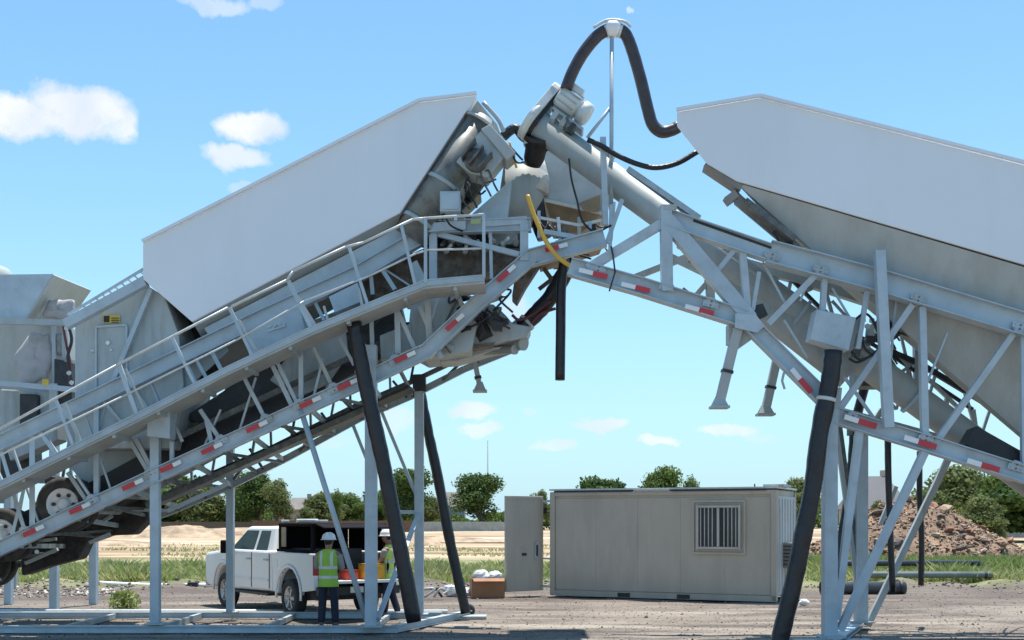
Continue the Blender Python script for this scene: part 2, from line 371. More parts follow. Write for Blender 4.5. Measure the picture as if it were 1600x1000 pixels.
k = [v.co + hp.location for v in hp.data.vertices if v.co.z > .1 and v.co.y < 2]
pk = np.array([k[rng.integers(len(k))] for _ in range(5000)]) + rng.normal(0, .08, (5000, 3)) * (1, 1, .3)
scatter_stones('rubble_litter', pk, rng.uniform(.03, .10, 5000), STONE)
PEB = [mat('pebble_grey', (.24, .21, .185), .9), mat('pebble_dark', (.09, .075, .065), .9), mat('pebble_pale', (.5, .46, .4), .9)]
n = 12000; yy = 17 + 19 * rng.random(n) ** 1.1; xx = (rng.random(n) * 2 - 1) * (yy * .52 + 1)
scatter_stones('gravel', np.stack([xx, yy, gh(xx, yy) - .01], -1), rng.gamma(2, .0065, n) + .005, [PEB[0], PEB[1], PEB[0]])
n = 500; xx = G(-20, 32).x + rng.random(n) * 3.6; yy = rng.normal(32.5, 1.0, n)
scatter_stones('gravel', np.stack([xx, yy, gh(xx, yy)], -1), rng.gamma(2, .018, n) + .015, [PEB[0], PEB[1], PEB[2], PEB[0]])
n = 900; xx = rng.uniform(-20, 20, n); yy = rng.normal(34.6, .7, n)
scatter_stones('earth_clods', np.stack([xx, yy, gh(xx, yy)], -1), rng.gamma(2, .016, n) + .015, [PEB[1], STONE[2], PEB[0]])

# ------------------------------------------------------------------ grass band and weeds
def leafm(name, a, b, tr=.35):
    m = bpy.data.materials.new(name); m.use_nodes = True; N, L = m.node_tree.nodes, m.node_tree.links; b0 = N['Principled BSDF']; b0.inputs['Roughness'].default_value = .7
    b0.inputs['Specular IOR Level'].default_value = .2
    ge = N.new('ShaderNodeNewGeometry'); n1 = N.new('ShaderNodeTexNoise'); n1.inputs['Scale'].default_value = .5; n1.inputs['Detail'].default_value = 6; L.new(ge.outputs['Position'], n1.inputs['Vector'])
    ad = N.new('ShaderNodeMath'); ad.operation = 'ADD'; L.new(n1.outputs[0], ad.inputs[0])
    ml = N.new('ShaderNodeMath'); ml.operation = 'MULTIPLY_ADD'; L.new(ge.outputs['Random Per Island'], ml.inputs[0]); ml.inputs[1].default_value = .7; ml.inputs[2].default_value = -.35; L.new(ml.outputs[0], ad.inputs[1])
    mr = N.new('ShaderNodeMapRange'); mr.inputs[1].default_value = .3; mr.inputs[2].default_value = .7; L.new(ad.outputs[0], mr.inputs[0])
    mx = N.new('ShaderNodeMix'); mx.data_type = 'RGBA'; mx.inputs[6].default_value = (*a, 1); mx.inputs[7].default_value = (*b, 1); L.new(mr.outputs[0], mx.inputs[0]); L.new(mx.outputs[2], b0.inputs['Base Color'])
    t = N.new('ShaderNodeBsdfTranslucent'); L.new(mx.outputs[2], t.inputs[0]); ms = N.new('ShaderNodeMixShader'); ms.inputs[0].default_value = tr
    L.new(b0.outputs[0], ms.inputs[1]); L.new(t.outputs[0], ms.inputs[2]); L.new(ms.outputs[0], N['Material Output'].inputs[0]); return m
GRASS = leafm('grass_blades', (.24, .32, .09), (.56, .53, .27)); WEED = leafm('weed_leaves', (.20, .28, .07), (.38, .40, .16))
def blades(name, X, Y, H, Wd, m, lean=.25, **t):
    n = len(X); a = rng.uniform(0, 6.28, n); wx, wy = np.cos(a) * Wd, np.sin(a) * Wd; lx, ly = rng.normal(0, lean, n) * H, rng.normal(0, lean, n) * H
    Z = gh(X, Y) - .02
    V = np.stack([np.stack([X - wx, Y - wy, Z], -1), np.stack([X + wx, Y + wy, Z], -1), np.stack([X + wx * .7 + lx * .4, Y + wy * .7 + ly * .4, Z + H * .6], -1), np.stack([X + lx, Y + ly, Z + H], -1)], 1).reshape(-1, 3)
    F = (np.array([0, 1, 2, 3])[None] + (np.arange(n) * 4)[:, None]); return npmesh(name, V, F, m, kind='stuff', **t)
n = 130000; yy = 36.2 + 13 * rng.random(n) ** 1.3; xx = (rng.random(n) * 2 - 1) * (yy * .47 + 2)
den = .5 + .5 * np.sin(xx * .5 + np.sin(yy * .9)) * np.sin(yy * .8 + xx * .21); keep = rng.random(n) < .35 + .65 * den
hgt = (.18 + .44 * den * (.7 + .3 * np.sin(xx * 1.9 + yy))) * rng.uniform(.4, 1.3, n) * np.clip((yy - 35.4) / 1.6, .3, 1) * np.clip((56 - yy) / 12, .3, 1)
xx, yy, hgt = xx[keep], yy[keep], hgt[keep]
blades('tall_grass', xx, yy, hgt, rng.uniform(.015, .035, len(xx)), GRASS, .42)
n = 26000; yy = rng.uniform(46, 95, n); xx = (rng.random(n) * 2 - 1) * yy * .5; kk = np.sin(xx * .35 + yy * .2) + np.sin(yy * .5) > .35
blades('dry_grass', xx[kk], yy[kk], rng.uniform(.06, .24, kk.sum()) * rng.uniform(.5, 1.2, kk.sum()), rng.uniform(.03, .08, kk.sum()), leafm('dry_grass', (.28, .34, .12), (.50, .46, .24)))
n = 14000; yy = rng.normal(44, 3.0, n).clip(37, 50); xx = rng.uniform(G(1260, 44).x, 24, n)
blades('weeds', xx, yy, rng.uniform(.3, .75, n) * np.clip((yy - 36) / 3, .4, 1), rng.uniform(.02, .05, n), WEED, .4)
def leafy(name, c, r, h, n, leaf, m, parent=None, seed=0, **t):
    q = np.random.default_rng(seed); th = q.uniform(0, 6.28, n); u = q.random(n) ** .6; z = q.random(n)
    rad = r * u * np.sqrt(1 - (z * 1.7 - .7).clip(-1, 1) ** 2 * .8)
    C = np.stack([c[0] + rad * np.cos(th), c[1] + rad * np.sin(th), c[2] + h * z], -1)
    A = q.normal(0, 1, (n, 3)); B = q.normal(0, 1, (n, 3)); A /= np.linalg.norm(A, axis=1)[:, None]; B -= A * (A * B).sum(1)[:, None]; B /= np.linalg.norm(B, axis=1)[:, None]
    s = leaf * q.uniform(.6, 1.3, n)[:, None]
    V = np.stack([C - A * s, C - B * s * .45, C + A * s, C + B * s * .45], 1).reshape(-1, 3); F = np.arange(4 * n).reshape(n, 4)
    return npmesh(name, V, F, m, parent=parent, **t)
wd = thing('weed_clump', G(195, 26.2), 'small leafy weed growing alone out of the bare yard at the lower left', 'weed')
leafy('foliage', G(195, 26.2), .38, .42, 420, .06, WEED, wd, 3)
mb = MB()
for i in range(9): mb.tube([G(195, 26.2), G(195, 26.2) + Vector((random.uniform(-.1, .1), random.uniform(-.1, .1), .2)), G(195, 26.2) + Vector((random.uniform(-.3, .3), random.uniform(-.3, .3), .4))], .006, 4, 2)
mb.build('stem', mat('weed_stem', (.13, .13, .05), .8), wd)

# ------------------------------------------------------------------ trees along the far edge
TL = [leafm('leaf_dark', (.045, .085, .025), (.11, .17, .045), .35), leafm('leaf_mid', (.075, .125, .03), (.16, .22, .06), .4), leafm('leaf_olive', (.11, .14, .045), (.20, .23, .09), .4)]
BARK = mat('bark', (.09, .07, .055), .9, 0, .2, 2)
def tree_proto(seed, w, h, m, trunk=.22, nl=9, dens=1.0):
    """crown (leaf faces on many lobes) and trunk meshes for a tree of width w and height h"""
    r = random.Random(seed); q = np.random.default_rng(seed); L_ = []
    for i in range(nl):
        a = r.uniform(0, 6.28); d = r.uniform(.1, .34) * w; z = r.uniform(trunk + .12, .82) * h
        sh = 1 - abs(z / h - .5) * .7
        L_.append((d * sh * math.cos(a), d * sh * math.sin(a), z, r.uniform(.16, .27) * w, r.uniform(.13, .2) * h))
    L_.append((r.uniform(-.1, .1) * w, 0, .8 * h, .2 * w, .18 * h))
    Vs = []
    for (x, y, z, a, b) in L_:
        n = int(700 * dens); D = q.normal(0, 1, (n, 3)); D /= np.linalg.norm(D, axis=1)[:, None]; u = .55 + .5 * q.random(n)
        u *= 1 + .18 * np.sin(D[:, 0] * 7 + x) * np.sin(D[:, 2] * 6 + y)
        C = np.stack([x + D[:, 0] * a * u, y + D[:, 1] * a * u, z + D[:, 2] * b * u], -1)
        A = q.normal(0, 1, (n, 3)); B = np.cross(A, D); A /= np.linalg.norm(A, axis=1)[:, None]; B /= np.linalg.norm(B, axis=1)[:, None] + 1e-6
        s = (.022 * w * q.uniform(.6, 1.5, n))[:, None]
        Vs.append(np.stack([C - A * s, C - B * s * .7, C + A * s, C + B * s * .7], 1).reshape(-1, 3))
    V = np.concatenate(Vs); F = np.arange(len(V)).reshape(-1, 4)
    cr = npmesh('crown', V, F, m, center=False)
    mb = MB(); top = Vector((r.uniform(-.04, .04) * w, 0, .5 * h)); mb.tube([(0, 0, -.05), (0, 0, trunk * h), top], (.028 * h, .012 * h), 8, 3)
    for (x, y, z, a, b) in L_[:7]: mb.tube([(0, 0, trunk * h * r.uniform(.7, 1.1)), (x * .5, y * .5, (z + trunk * h) / 2), (x, y, z)], (.014 * h, .004 * h), 5, 3)
    tk = mb.build('trunk', BARK); tk.data.transform(Matrix.Translation(tk.location)); tk.location = (0, 0, 0)
    return cr, tk
PROTO = [tree_proto(11 + i, w, h, TL[i % 3], tr, nl) for i, (w, h, tr, nl) in enumerate(((7, 9, .16, 12), (8, 8, .12, 13), (6, 7.5, .2, 9), (10, 6.5, .10, 14), (5, 8.5, .14, 10), (8, 7, .05, 13)))]
used = set()
def tree(pi, x, Y, hpx, label, wf=1.0, group='trees along the far edge of the field', name='tree'):
    """hpx: row of the tree's top in the photograph"""
    h = EYE + (HOR - hpx) / FL * Y; ph = (9, 8, 7.5, 6.5, 8.5, 7)[pi] * .97; s = h / ph
    t = thing(name, G(x, Y), label, 'tree', group); cr, tk = PROTO[pi]
    ang = random.uniform(0, 6.28)
    for src in (cr, tk):
        o = src if (pi, src.name) in () else src.copy()
        COL.objects.link(o); o.parent = t; o.location = (0, 0, 0); o.rotation_euler = (0, 0, ang); o.scale = (s * wf, s * wf, s)
    return t
T = [  # proto, x, Y, top row, width factor, label
 (3, 268, 215, 742, 1.2, 'broad dark tree behind the slanted strut left of the pickup, leftmost of the far row'),
 (5, 316, 205, 752, 1.1, 'dark dense tree partly behind the thin steel post left of the pickup'),
 (0, 404, 200, 737, 1.15, 'tall full green tree directly above the pickup cab'),
 (2, 432, 196, 748, .9, 'loose green tree just left of the grey house roof'),
 (1, 547, 232, 770, 1.0, 'wide green tree low between the dark upright tree and the thick post'),
 (0, 300, 228, 755, 1.2, 'dark tall tree seen through the truss left of the thin steel post'),
 (3, 590, 235, 768, 1.3, 'dark broad tree behind the second worker and the thick steel post'),
 (1, 372, 206, 762, .9, 'green tree between the thin steel post and the tall tree above the cab'),
 (5, 505, 225, 768, 1.2, 'low mid green tree just right of the grey house roof'),
 (4, 527, 205, 764, .7, 'narrow dark upright tree left of the thick steel post by the second worker'),
 (5, 482, 190, 792, .8, 'small bright rounded tree in front of the grey house'),
 (1, 560, 225, 785, 1.0, 'pale green tree low beside the thick near steel post'),
 (0, 632, 215, 733, 1.1, 'large green tree between the two leaning black hoses on the left'),
 (4, 612, 220, 756, .9, 'green tree partly behind the thick leaning black hose'),
 (5, 668, 232, 775, .8, 'small tree partly behind the second leaning black hose'),
 (0, 752, 205, 740, 1.25, 'round dark green tree standing alone left of the open container door'),
 (2, 845, 240, 765, .7, 'small green tree showing in the gap beside the open container door'),
 (3, 927, 250, 741, 1.1, 'low flat olive tree rising behind the left half of the container roof'),
 (1, 1038, 240, 724, 1.05, 'tall round green tree rising behind the middle of the container roof'),
 (4, 1080, 250, 738, .95, 'narrow green tree right of the round tree behind the container roof'),
 (5, 1240, 240, 742, 1.2, 'pale green tree rising behind the right end of the container roof'),
 (5, 1500, 120, 727, 1.25, 'broad dark tree behind the top of the rubble heap'),
 (1, 1560, 112, 735, 1.1, 'dark dense tree right of the rubble heap near the picture edge'),
 (3, 1612, 105, 738, 1.2, 'wide dark tree cut by the right edge of the picture'),
 (5, 1450, 100, 765, .9, 'bushy olive green tree behind the left shoulder of the rubble heap'),
 (5, 1375, 90, 782, .6, 'small rounded bush left of the rubble heap in front of the grey roof'),
 (5, 1535, 92, 775, 1.1, 'low bright green bush beside the right slope of the rubble heap'),
 (3, 210, 230, 760, 1.2, 'dark tree behind the trailer tyres at the far left'),
 (3, 120, 230, 765, 1.3, 'dark tree hidden mostly behind the tilted trailer on the left'),
]
for (pi, x, Y, hp_, wf, lab) in T: tree(pi, x, Y, hp_ + (4 if 900 < x < 1300 else 0), lab, wf * (.85 if 900 < x < 1300 else 1.08 if Y > 150 else 1.0))
# the low thicket behind them reads as one mass: one object
n = 60000; x_ = rng.uniform(G(150, 250).x, G(1700, 250).x, n); y_ = rng.normal(258, 4, n)
top = 4.2 + 1.3 * np.sin(x_ * .11) + .9 * np.sin(x_ * .31 + 1) + .5 * np.sin(x_ * .9)
z_ = top * rng.random(n) ** .7
A = rng.normal(0, 1, (n, 3)); A /= np.linalg.norm(A, axis=1)[:, None]; B = rng.normal(0, 1, (n, 3)); B -= A * (A * B).sum(1)[:, None]; B /= np.linalg.norm(B, axis=1)[:, None]
C = np.stack([x_, y_, z_], -1); q = rng.uniform(.2, .45, n)[:, None]
npmesh('thicket', np.stack([C - A * q, C - B * q * .7, C + A * q, C + B * q * .7], 1).reshape(-1, 3), np.arange(4 * n).reshape(n, 4), TL[1], kind='stuff')
for cr, tk in PROTO:
    for o in (cr, tk): bpy.data.objects.remove(o)

# ------------------------------------------------------------------ far houses, fences, mast
ROOF = mat('grey_shingles', (.20, .18, .17), .9, 0, .12, .5); WALLH = mat('house_wall', (.42, .36, .30), .85, 0, .1, 1); GLASSD = mat('dark_glass', (.02, .025, .03), .1, 0, .1)
def house(x0, x1, Y, ytop, yeave, lab, hip=.3, roofm=ROOF):
    a, b = G(x0, Y), G(x1, Y); w = b.x - a.x; ze = EYE + (HOR - yeave) / FL * Y; zt = EYE + (HOR - ytop) / FL * Y; D = 9
    t = thing('house', ((a.x + b.x) / 2, Y + D / 2, 0), lab, 'house')
    m = MB(); m.box(((a.x + b.x) / 2, Y + D / 2, ze / 2), (w - .8, D - .8, ze)); wall = m.build('wall', WALLH, t)
    m = MB(); q = hip * w
    v = [(a.x, Y, ze), (b.x, Y, ze), (b.x, Y + D, ze), (a.x, Y + D, ze), (a.x + q, Y + D / 2, zt), (b.x - q, Y + D / 2, zt)]
    k = len(m.v); m.v += [Vector(p) for p in v]
    for f in ((0, 3, 2, 1), (0, 1, 5, 4), (2, 3, 4, 5), (1, 2, 5), (3, 0, 4)): m.face(f)
    rf = m.build('roof', roofm, t)
    m = MB(); m.box((a.x + w * .7, Y + D * .55, zt), (.8, .8, 1.6)); m.build('chimney', WALLH, rf)
    for i in range(max(2, int(w / 5))):
        cx = a.x + w * (i + .5) / max(2, int(w / 5)); m = MB(); m.box((cx, Y + .38, ze * .55), (1.5, .1, 1.3)); wd = m.build('window', WHT, t)
        m = MB(); m.box((cx, Y + .31, ze * .55), (1.25, .06, 1.05)); m.build('pane', GLASSD, wd)
house(432, 496, 240, 777, 796, 'far house with a steep grey hipped roof showing above the pickup')
house(296, 352, 255, 780, 795, 'far house half hidden by dark trees left of the pickup')
house(683, 728, 260, 768, 792, 'far pale house with a grey roof left of the round lone tree', .15)
house(1335, 1428, 150, 742, 795, 'large house with a broad grey roof left of the rubble heap', .28, mat('slate_roof', (.17, .165, .17), .9, 0, .08, .3))
def fence(x0, x1, Y, h, m, lab, step=2.4, board=.24):
    a, b = G(x0, Y), G(x1, Y); t = thing('fence', ((a.x + b.x) / 2, Y, 0), lab, 'fence'); n = int((b.x - a.x) / step)
    mb = MB(); mb.box(((a.x + b.x) / 2, Y + .06, h * .3), (b.x - a.x, .05, .1)); mb.box(((a.x + b.x) / 2, Y + .06, h * .8), (b.x - a.x, .05, .1)); mb.build('rail', m, t)
    mb = MB(); mb.box((0, 0, h / 2), (.14, .14, h + .1)); p = mb.build('post', m, t)
    for i in range(n + 1):
        q = p if i == 0 else inst(p, (0, 0, 0), t); q.location = (a.x + (b.x - a.x) * i / n - t.location.x, .12, h / 2)
    mb = MB(); x = a.x
    while x < b.x:
        mb.box((x + board / 2, Y, h / 2 + random.uniform(-.03, .03)), (board * .93, .03, h)); x += board
    mb.build('board_run', m, t, kind='stuff')
fence(395, 650, 185, 1.9, WOODF, 'brown board fence running behind the pickup and the second worker')
fence(650, 792, 200, 1.7, mat('pale_fence', (.36, .38, .36), .8, 0, .15, 1), 'pale grey board fence below the round lone tree')
fence(200, 395, 190, 1.7, mat('dark_fence', (.10, .08, .06), .85), 'dark board fence under the trees left of the pickup')
fence(1540, 1680, 130, 1.4, mat('pale_fence', (.36, .38, .36)), 'low pale fence at the right edge beyond the rubble heap')
t = thing('radio_mast', G(762, 420), 'thin lattice radio mast standing far behind the round lone tree', 'mast')
zt = EYE + (HOR - 688) / FL * 420; c = G(762, 420)
for dx, dy in ((-.35, -.2), (.35, -.2), (0, .4)):
    mb = MB(); mb.cyl((c.x + dx, c.y + dy, 0), (c.x + dx * .3, c.y + dy * .3, zt), .06, .05, 5); mb.build('leg', mat('mast_steel', (.25, .27, .3), .6), t)
mb = MB()
for i in range(20):
    z0, z1 = zt * i / 20, zt * (i + 1) / 20; s = 1 - i / 28; mb.beam(Vector((c.x - .35 * s, c.y - .2 * s, z0)), Vector((c.x + .35 * s, c.y - .2 * s, z1)), .05)
mb.build('lattice', MAT['mast_steel'], t)

# ------------------------------------------------------------------ LEFT PLANT: tilted bin trailer
LW, LN, LC, LF, LB = (19.55, -.06), (20.45, -.06), (21.8, -.06), (23.2, -.06), (20.25, -.06)
T1 = thing('bin_trailer', G(420, 21.8), 'tilted silver grey silo trailer on the left with railed walkway, truss frame and lifted wheels', 'plant trailer')
def wpx(w, pl): return w / FL * (pl[0] if isinstance(pl, tuple) else pl)
def bm_(parent, name, x0, y0, x1, y1, w, pl, h=None, m=PAINT, kind='box', pl1=None, label=None):
    a, b = P(x0, y0, pl), P(x1, y1, pl1 or pl); mb = MB(); W = wpx(w, pl)
    if kind == 'box': mb.beam(a, b, W, h or W)
    elif kind == 'i': mb.ibeam(a, b, W, h or W * .8)
    elif kind == 'a': mb.angle(a, b, W, flip=random.choice((1, -1)))
    elif kind == 'tube': mb.cyl(a, b, W / 2, n=10)
    return mb.build(name, m, parent, label)
def chain(parent, name, pts, w, pl, **k): return [bm_(parent, name, *pts[i], *pts[i + 1], w, pl, **k) for i in range(len(pts) - 1)]
def pol(pts, pl, dy): return [P(x, y, pl) + Vector((0, dy, 0)) for x, y in pts]
def plate(parent, name, pts, pl, depth, m=PAINT, bevel=0, label=None, dy=0):
    return MB().prism(pol(pts, pl, dy), (0, depth, 0)).build(name, m, parent, label, bevel)
def tubepx(parent, name, pts, w, pl, m, n=10, sub=6, wob=0, **tg):
    """pts: (x, y) or (x, y, plane)"""
    q = [P(p[0], p[1], p[2] if len(p) > 2 else pl) for p in pts]; W = wpx(w, pl) / 2
    return MB().tube(q, W, n, sub, wob, seed=int(pts[0][0])).build(name, m, parent, **tg)
def bolts(parent, pts, pl, r=.022, m=PALE):
    for x, y in pts:
        c = P(x, y, pl); MB().cyl(c, c + Vector((0, -.03, 0)), r, n=6).build('bolt', m, parent)

# --- the bin: side skirts, V hopper below, end face
BP = [(223, 380), (655, 160), (745, 149), (625, 333), (300, 503), (223, 436)]
bin_ = plate(T1, 'bin_body', BP, LB, 2.85, PANEL, .02)
nA, nB = P(300, 503, LB), P(625, 333, LB); off = Vector((0, 2.85, 0))
cA, cB = P(345, 580, LC), P(600, 440, LC)
mb = MB(); i0 = len(mb.v); e = Vector((0, .06, -.004)); mb.v += [nA + e, nB + e, nB + off - e, nA + off - e, cA, cB]
for f in ((0, 1, 5, 4), (3, 4, 5, 2), (0, 4, 3), (1, 2, 5)): mb.face(f)
mb.build('hopper_bottom', UNDER, T1)
mb = MB()
for a, b in (((223, 380), (655, 160)), ((655, 160), (745, 149))):       # rolled rim along the top edge
    mb.beam(P(*a, LB) + Vector((0, -.02, .03)), P(*b, LB) + Vector((0, -.02, .03)), .05, .08)
mb.build('bin_rim', PANEL, T1)
# the rounded end cowl and the screw running down the end face
mb = MB(); ec = [P(745, 152, LB) + Vector((.01, .1, -.02)), P(632, 325, LB) + Vector((.01, .1, 0))]
ring0 = [ec[0] + Vector((0, t, 0)) for t in (0, .6, 1.3, 2.0, 2.6)]; ring1 = [ec[1] + Vector((0, t, 0)) for t in (0, .6, 1.3, 2.0, 2.6)]
bulge = [0, .40, .52, .40, 0]; nrm = Vector((.80, 0, -.6)) * -1; nrm = Vector((.84, 0, -.54))
mb.loft([[p + nrm * b for p, b in zip(ring0, bulge)], [p + nrm * b for p, b in zip(ring1, bulge)]], False, True, closed=False)
mb.build('end_cowl', UNDER, T1)
mb = MB(); a, b = P(752, 196, LN), P(640, 372, LN); mb.cyl(a, b, wpx(27, LN), n=20)
sc = mb.build('discharge_screw', mat('screw_casing', (.20, .205, .185), .42, 0, .15, 2, col2=(.10, .10, .09), mixs=3), T1)
for t in (.52, .86):
    c = a.lerp(b, t); d = (b - a).normalized(); mb = MB(); mb.cyl(c - d * .035, c + d * .035, wpx(29, LN), n=20); mb.build('clamp_band', PAINT2, sc)
mb = MB(); mb.lathe(a, (a - b), [(0, wpx(31, LN)), (.05, wpx(31, LN)), (.05, .2), (.16, .16), (.17, .0)], 18); mb.build('end_cap', UNDER, sc)
# bent conduit at the top corner
mb = MB(); mb.tube([P(755, 160, LN), P(778, 186, LN), P(787, 205, LN)], .04, 8, 4); mb.build('conduit', PAINT2, T1)

# gear motor and drive box below the bin end
dr = plate(T1, 'drive_box', [(714, 262), (752, 214), (792, 250), (762, 287), (735, 279)], LN, .55, PAINT2, .02, dy=-.35)
plate(dr, 'drive_cover', [(752, 214), (766, 206), (806, 250), (792, 262)], LN, .6, UNDER, .02, dy=-.42)
for q in ((724, 262, 745, 234), (735, 272, 757, 245), (748, 279, 770, 255)): bm_(dr, 'cooling_fin', *q, 2.4, LN, .6, GREASY).location.y -= .36
mb = MB(); mb.lathe(P(745, 262, LN) + Vector((0, -.35, 0)), (0, -1, 0), [(0, .2), (.12, .2), (.14, .16), (.16, 0)], 16); mb.build('motor_housing', GREASY, dr)
tubepx(T1, 'feed_pipe', [(765, 245), (722, 305)], 40, LC, GREASY, 18, 1)
tubepx(T1, 'feed_pipe', [(735, 285), (680, 352)], 30, LC, DARK, 16, 1)
plate(T1, 'chute', [(700, 275), (752, 300), (700, 350), (672, 350)], LC, .7, GREASY, .02)
# weigh batcher: two grey hoppers between the trailers
plate(T1, 'batcher_side', [(706, 348), (738, 326), (800, 272), (792, 345), (778, 348)], LN, .5, PAINT, .01, dy=.3)
mb = MB(); ct = P(822, 268, LC); cb = P(806, 352, LC)
mb.lathe(cb, ct - cb, [(0, .30), ((ct - cb).length * .45, .42), ((ct - cb).length, .44)], 22); bt = mb.build('batcher_drum', UNDER, T1)
mb = MB(); a = P(838, 252, LC); mb.lathe(P(828, 300, LC), a - P(828, 300, LC), [(0, .36), (.3, .32), (.5, .22), (.62, .16)], 20); mb.build('batcher_cone', PALE, bt)
mb = MB(); top = [(848, 226), (930, 262), (962, 292), (948, 332), (846, 306)]
mb.prism(pol(top, LC, .1), (0, 1.5, 0)); wh = mb.build('weigh_hopper', PAINT, T1, bevel=.015)
mb = MB(); A = pol([(850, 306), (944, 330)], LC, .1); B = pol([(868, 352), (912, 352)], LC, .55)
mb.loft([[A[0], A[1], A[1] + Vector((0, 1.5, 0)), A[0] + Vector((0, 1.5, 0))], [B[0], B[1], B[1] + Vector((0, .5, 0)), B[0] + Vector((0, .5, 0))]]); mb.build('hopper_outlet', CHUTE, wh)
plate(wh, 'hopper_brace', [(838, 306), (948, 331), (948, 336), (838, 311)], LC, .05, PALE, dy=.03)
plate(T1, 'gate_flap', [(905, 318), (938, 305), (936, 330), (915, 332)], LC, .05, CHUTE, dy=-.05)
tubepx(T1, 'water_hose', [(840, 268), (836, 300), (842, 345), (852, 372)], 26, LC, BLACK, 12, 5)
tubepx(T1, 'air_hose', [(889, 248), (893, 280), (902, 315), (910, 345), (930, 362), (955, 352)], 3.4, LN, BLACK, 6)
tubepx(T1, 'air_hose', [(796, 222), (800, 238), (807, 262)], 4, LN, YEL, 6)
tubepx(T1, 'air_hose', [(786, 214), (799, 203), (808, 202), (818, 214), (836, 222)], 15, LC, BLACK, 10)

# --- truss frame
tape_n = [0]
def tape(parent, xr, yr, ang, pl, dy, L=22, w=7.5, wl=14, side=1):
    """red and white reflective strips laid on a chord, rotated by ang degrees"""
    c = P(xr, yr, pl) + Vector((0, dy, 0)); a = R(ang); d = Vector((math.cos(a), 0, math.sin(a)))
    M = Matrix.Rotation(-a, 3, 'Y'); l = wpx(L, pl); l2 = wpx(wl, pl)
    MB().box(c, (l, .008, wpx(w, pl)), M).build('red_reflector', RED, parent)
    MB().box(c + d * (l / 2 + l2 / 2 + .002) * side, (l2, .008, wpx(w * .85, pl)), M).build('white_reflector', WHT, parent)
low = [(-60, 886), (0, 857), (120, 801), (240, 745), (360, 690), (480, 635), (600, 580), (668, 548)]
ch = chain(T1, 'lower_chord', low, 23, LN, kind='i')
chain(T1, 'lower_chord', [(664, 552), (742, 478), (832, 400)], 24, LN, kind='i')
chain(T1, 'lower_chord', [(828, 404), (945, 372)], 26, LN, kind='i')
for x, y in ((-36, 875), (50, 832), (122, 797), (204, 760), (263, 732), (327, 704), (397, 670), (480, 632), (539, 604), (627, 562)): tape(T1, x, y, 24.5, LN, -.115)
for x, y in ((706, 510), (786, 434)): tape(T1, x, y, 42, LN, -.125)
tape(T1, 862, 391, 15, LN, -.135)
upp = [(-60, 722), (0, 693), (180, 607), (420, 492), (560, 428), (662, 368)]
chain(T1, 'upper_chord', upp, 24, LN, kind='i')
bm_(T1, 'upper_chord', 665, 356, 830, 352, 20, LN, kind='i')
plate(T1, 'body_plate', [(318, 512), (600, 366), (640, 345), (662, 352), (560, 420), (330, 532)], LN, .05, PAINT, dy=.05)
plate(T1, 'body_plate', [(180, 598), (300, 540), (340, 524), (352, 545), (290, 600), (180, 640)], LN, .05, PAINT2, dy=.25)
# light box with worn marks between the rails
lb = plate(T1, 'side_locker', [(384, 522), (470, 478), (478, 515), (420, 552), (392, 560)], LN, .4, PAINT, .01, dy=-.1)
for q in ((418, 512, 424, 508), (424, 516, 432, 506), (434, 505, 440, 511), (440, 512, 446, 503), (416, 518, 446, 509)): bm_(lb, 'stencil_mark', *q, 1.8, (LN[0] - .14, LN[1]), .01, PALE)
plate(T1, 'side_locker', [(515, 465), (560, 443), (568, 472), (524, 490)], LN, .4, PAINT, .01, dy=-.1)
plate(T1, 'side_locker', [(640, 415), (652, 408), (668, 440), (648, 448)], LN, .4, PAINT2, .01, dy=-.1)
V = [(50, 672, 50, 828, 7), (150, 622, 150, 790, 8), (268, 690, 268, 735, 6), (400, 500, 412, 535, 7), (470, 545, 470, 640, 7), (580, 495, 582, 565, 6), (620, 470, 622, 552, 7)]
for x0, y0, x1, y1, w in V: bm_(T1, 'truss_post', x0, y0, x1, y1, w, LN, kind='a')
Dg = [(0, 700, 40, 835, 6), (37, 765, 18, 838, 5), (-40, 735, 0, 850, 6), (105, 738, 140, 790, 6), (118, 742, 150, 790, 4), (60, 672, 88, 710, 5), (160, 625, 190, 660, 5), (195, 676, 236, 745, 6), (212, 686, 240, 740, 5),
      (262, 640, 285, 690, 5), (312, 640, 346, 690, 6), (322, 655, 330, 690, 5), (380, 588, 416, 658, 6), (425, 570, 460, 642, 7), (433, 566, 468, 638, 4), (484, 530, 522, 610, 6), (530, 528, 553, 570, 5),
      (617, 476, 648, 545, 5), (655, 478, 690, 560, 7), (668, 470, 672, 556, 9), (712, 450, 726, 488, 5), (200, 595, 232, 640, 5), (300, 550, 322, 590, 5), (330, 548, 352, 590, 5), (440, 478, 455, 512, 6), (486, 460, 506, 500, 5),
      (590, 410, 617, 452, 5), (578, 412, 582, 460, 6), (530, 440, 537, 462, 5)]
for x0, y0, x1, y1, w in Dg: bm_(T1, 'truss_brace', x0, y0, x1, y1, w, LN, kind='a', m=random.choice((PAINT, PAINT, PAINT2)))
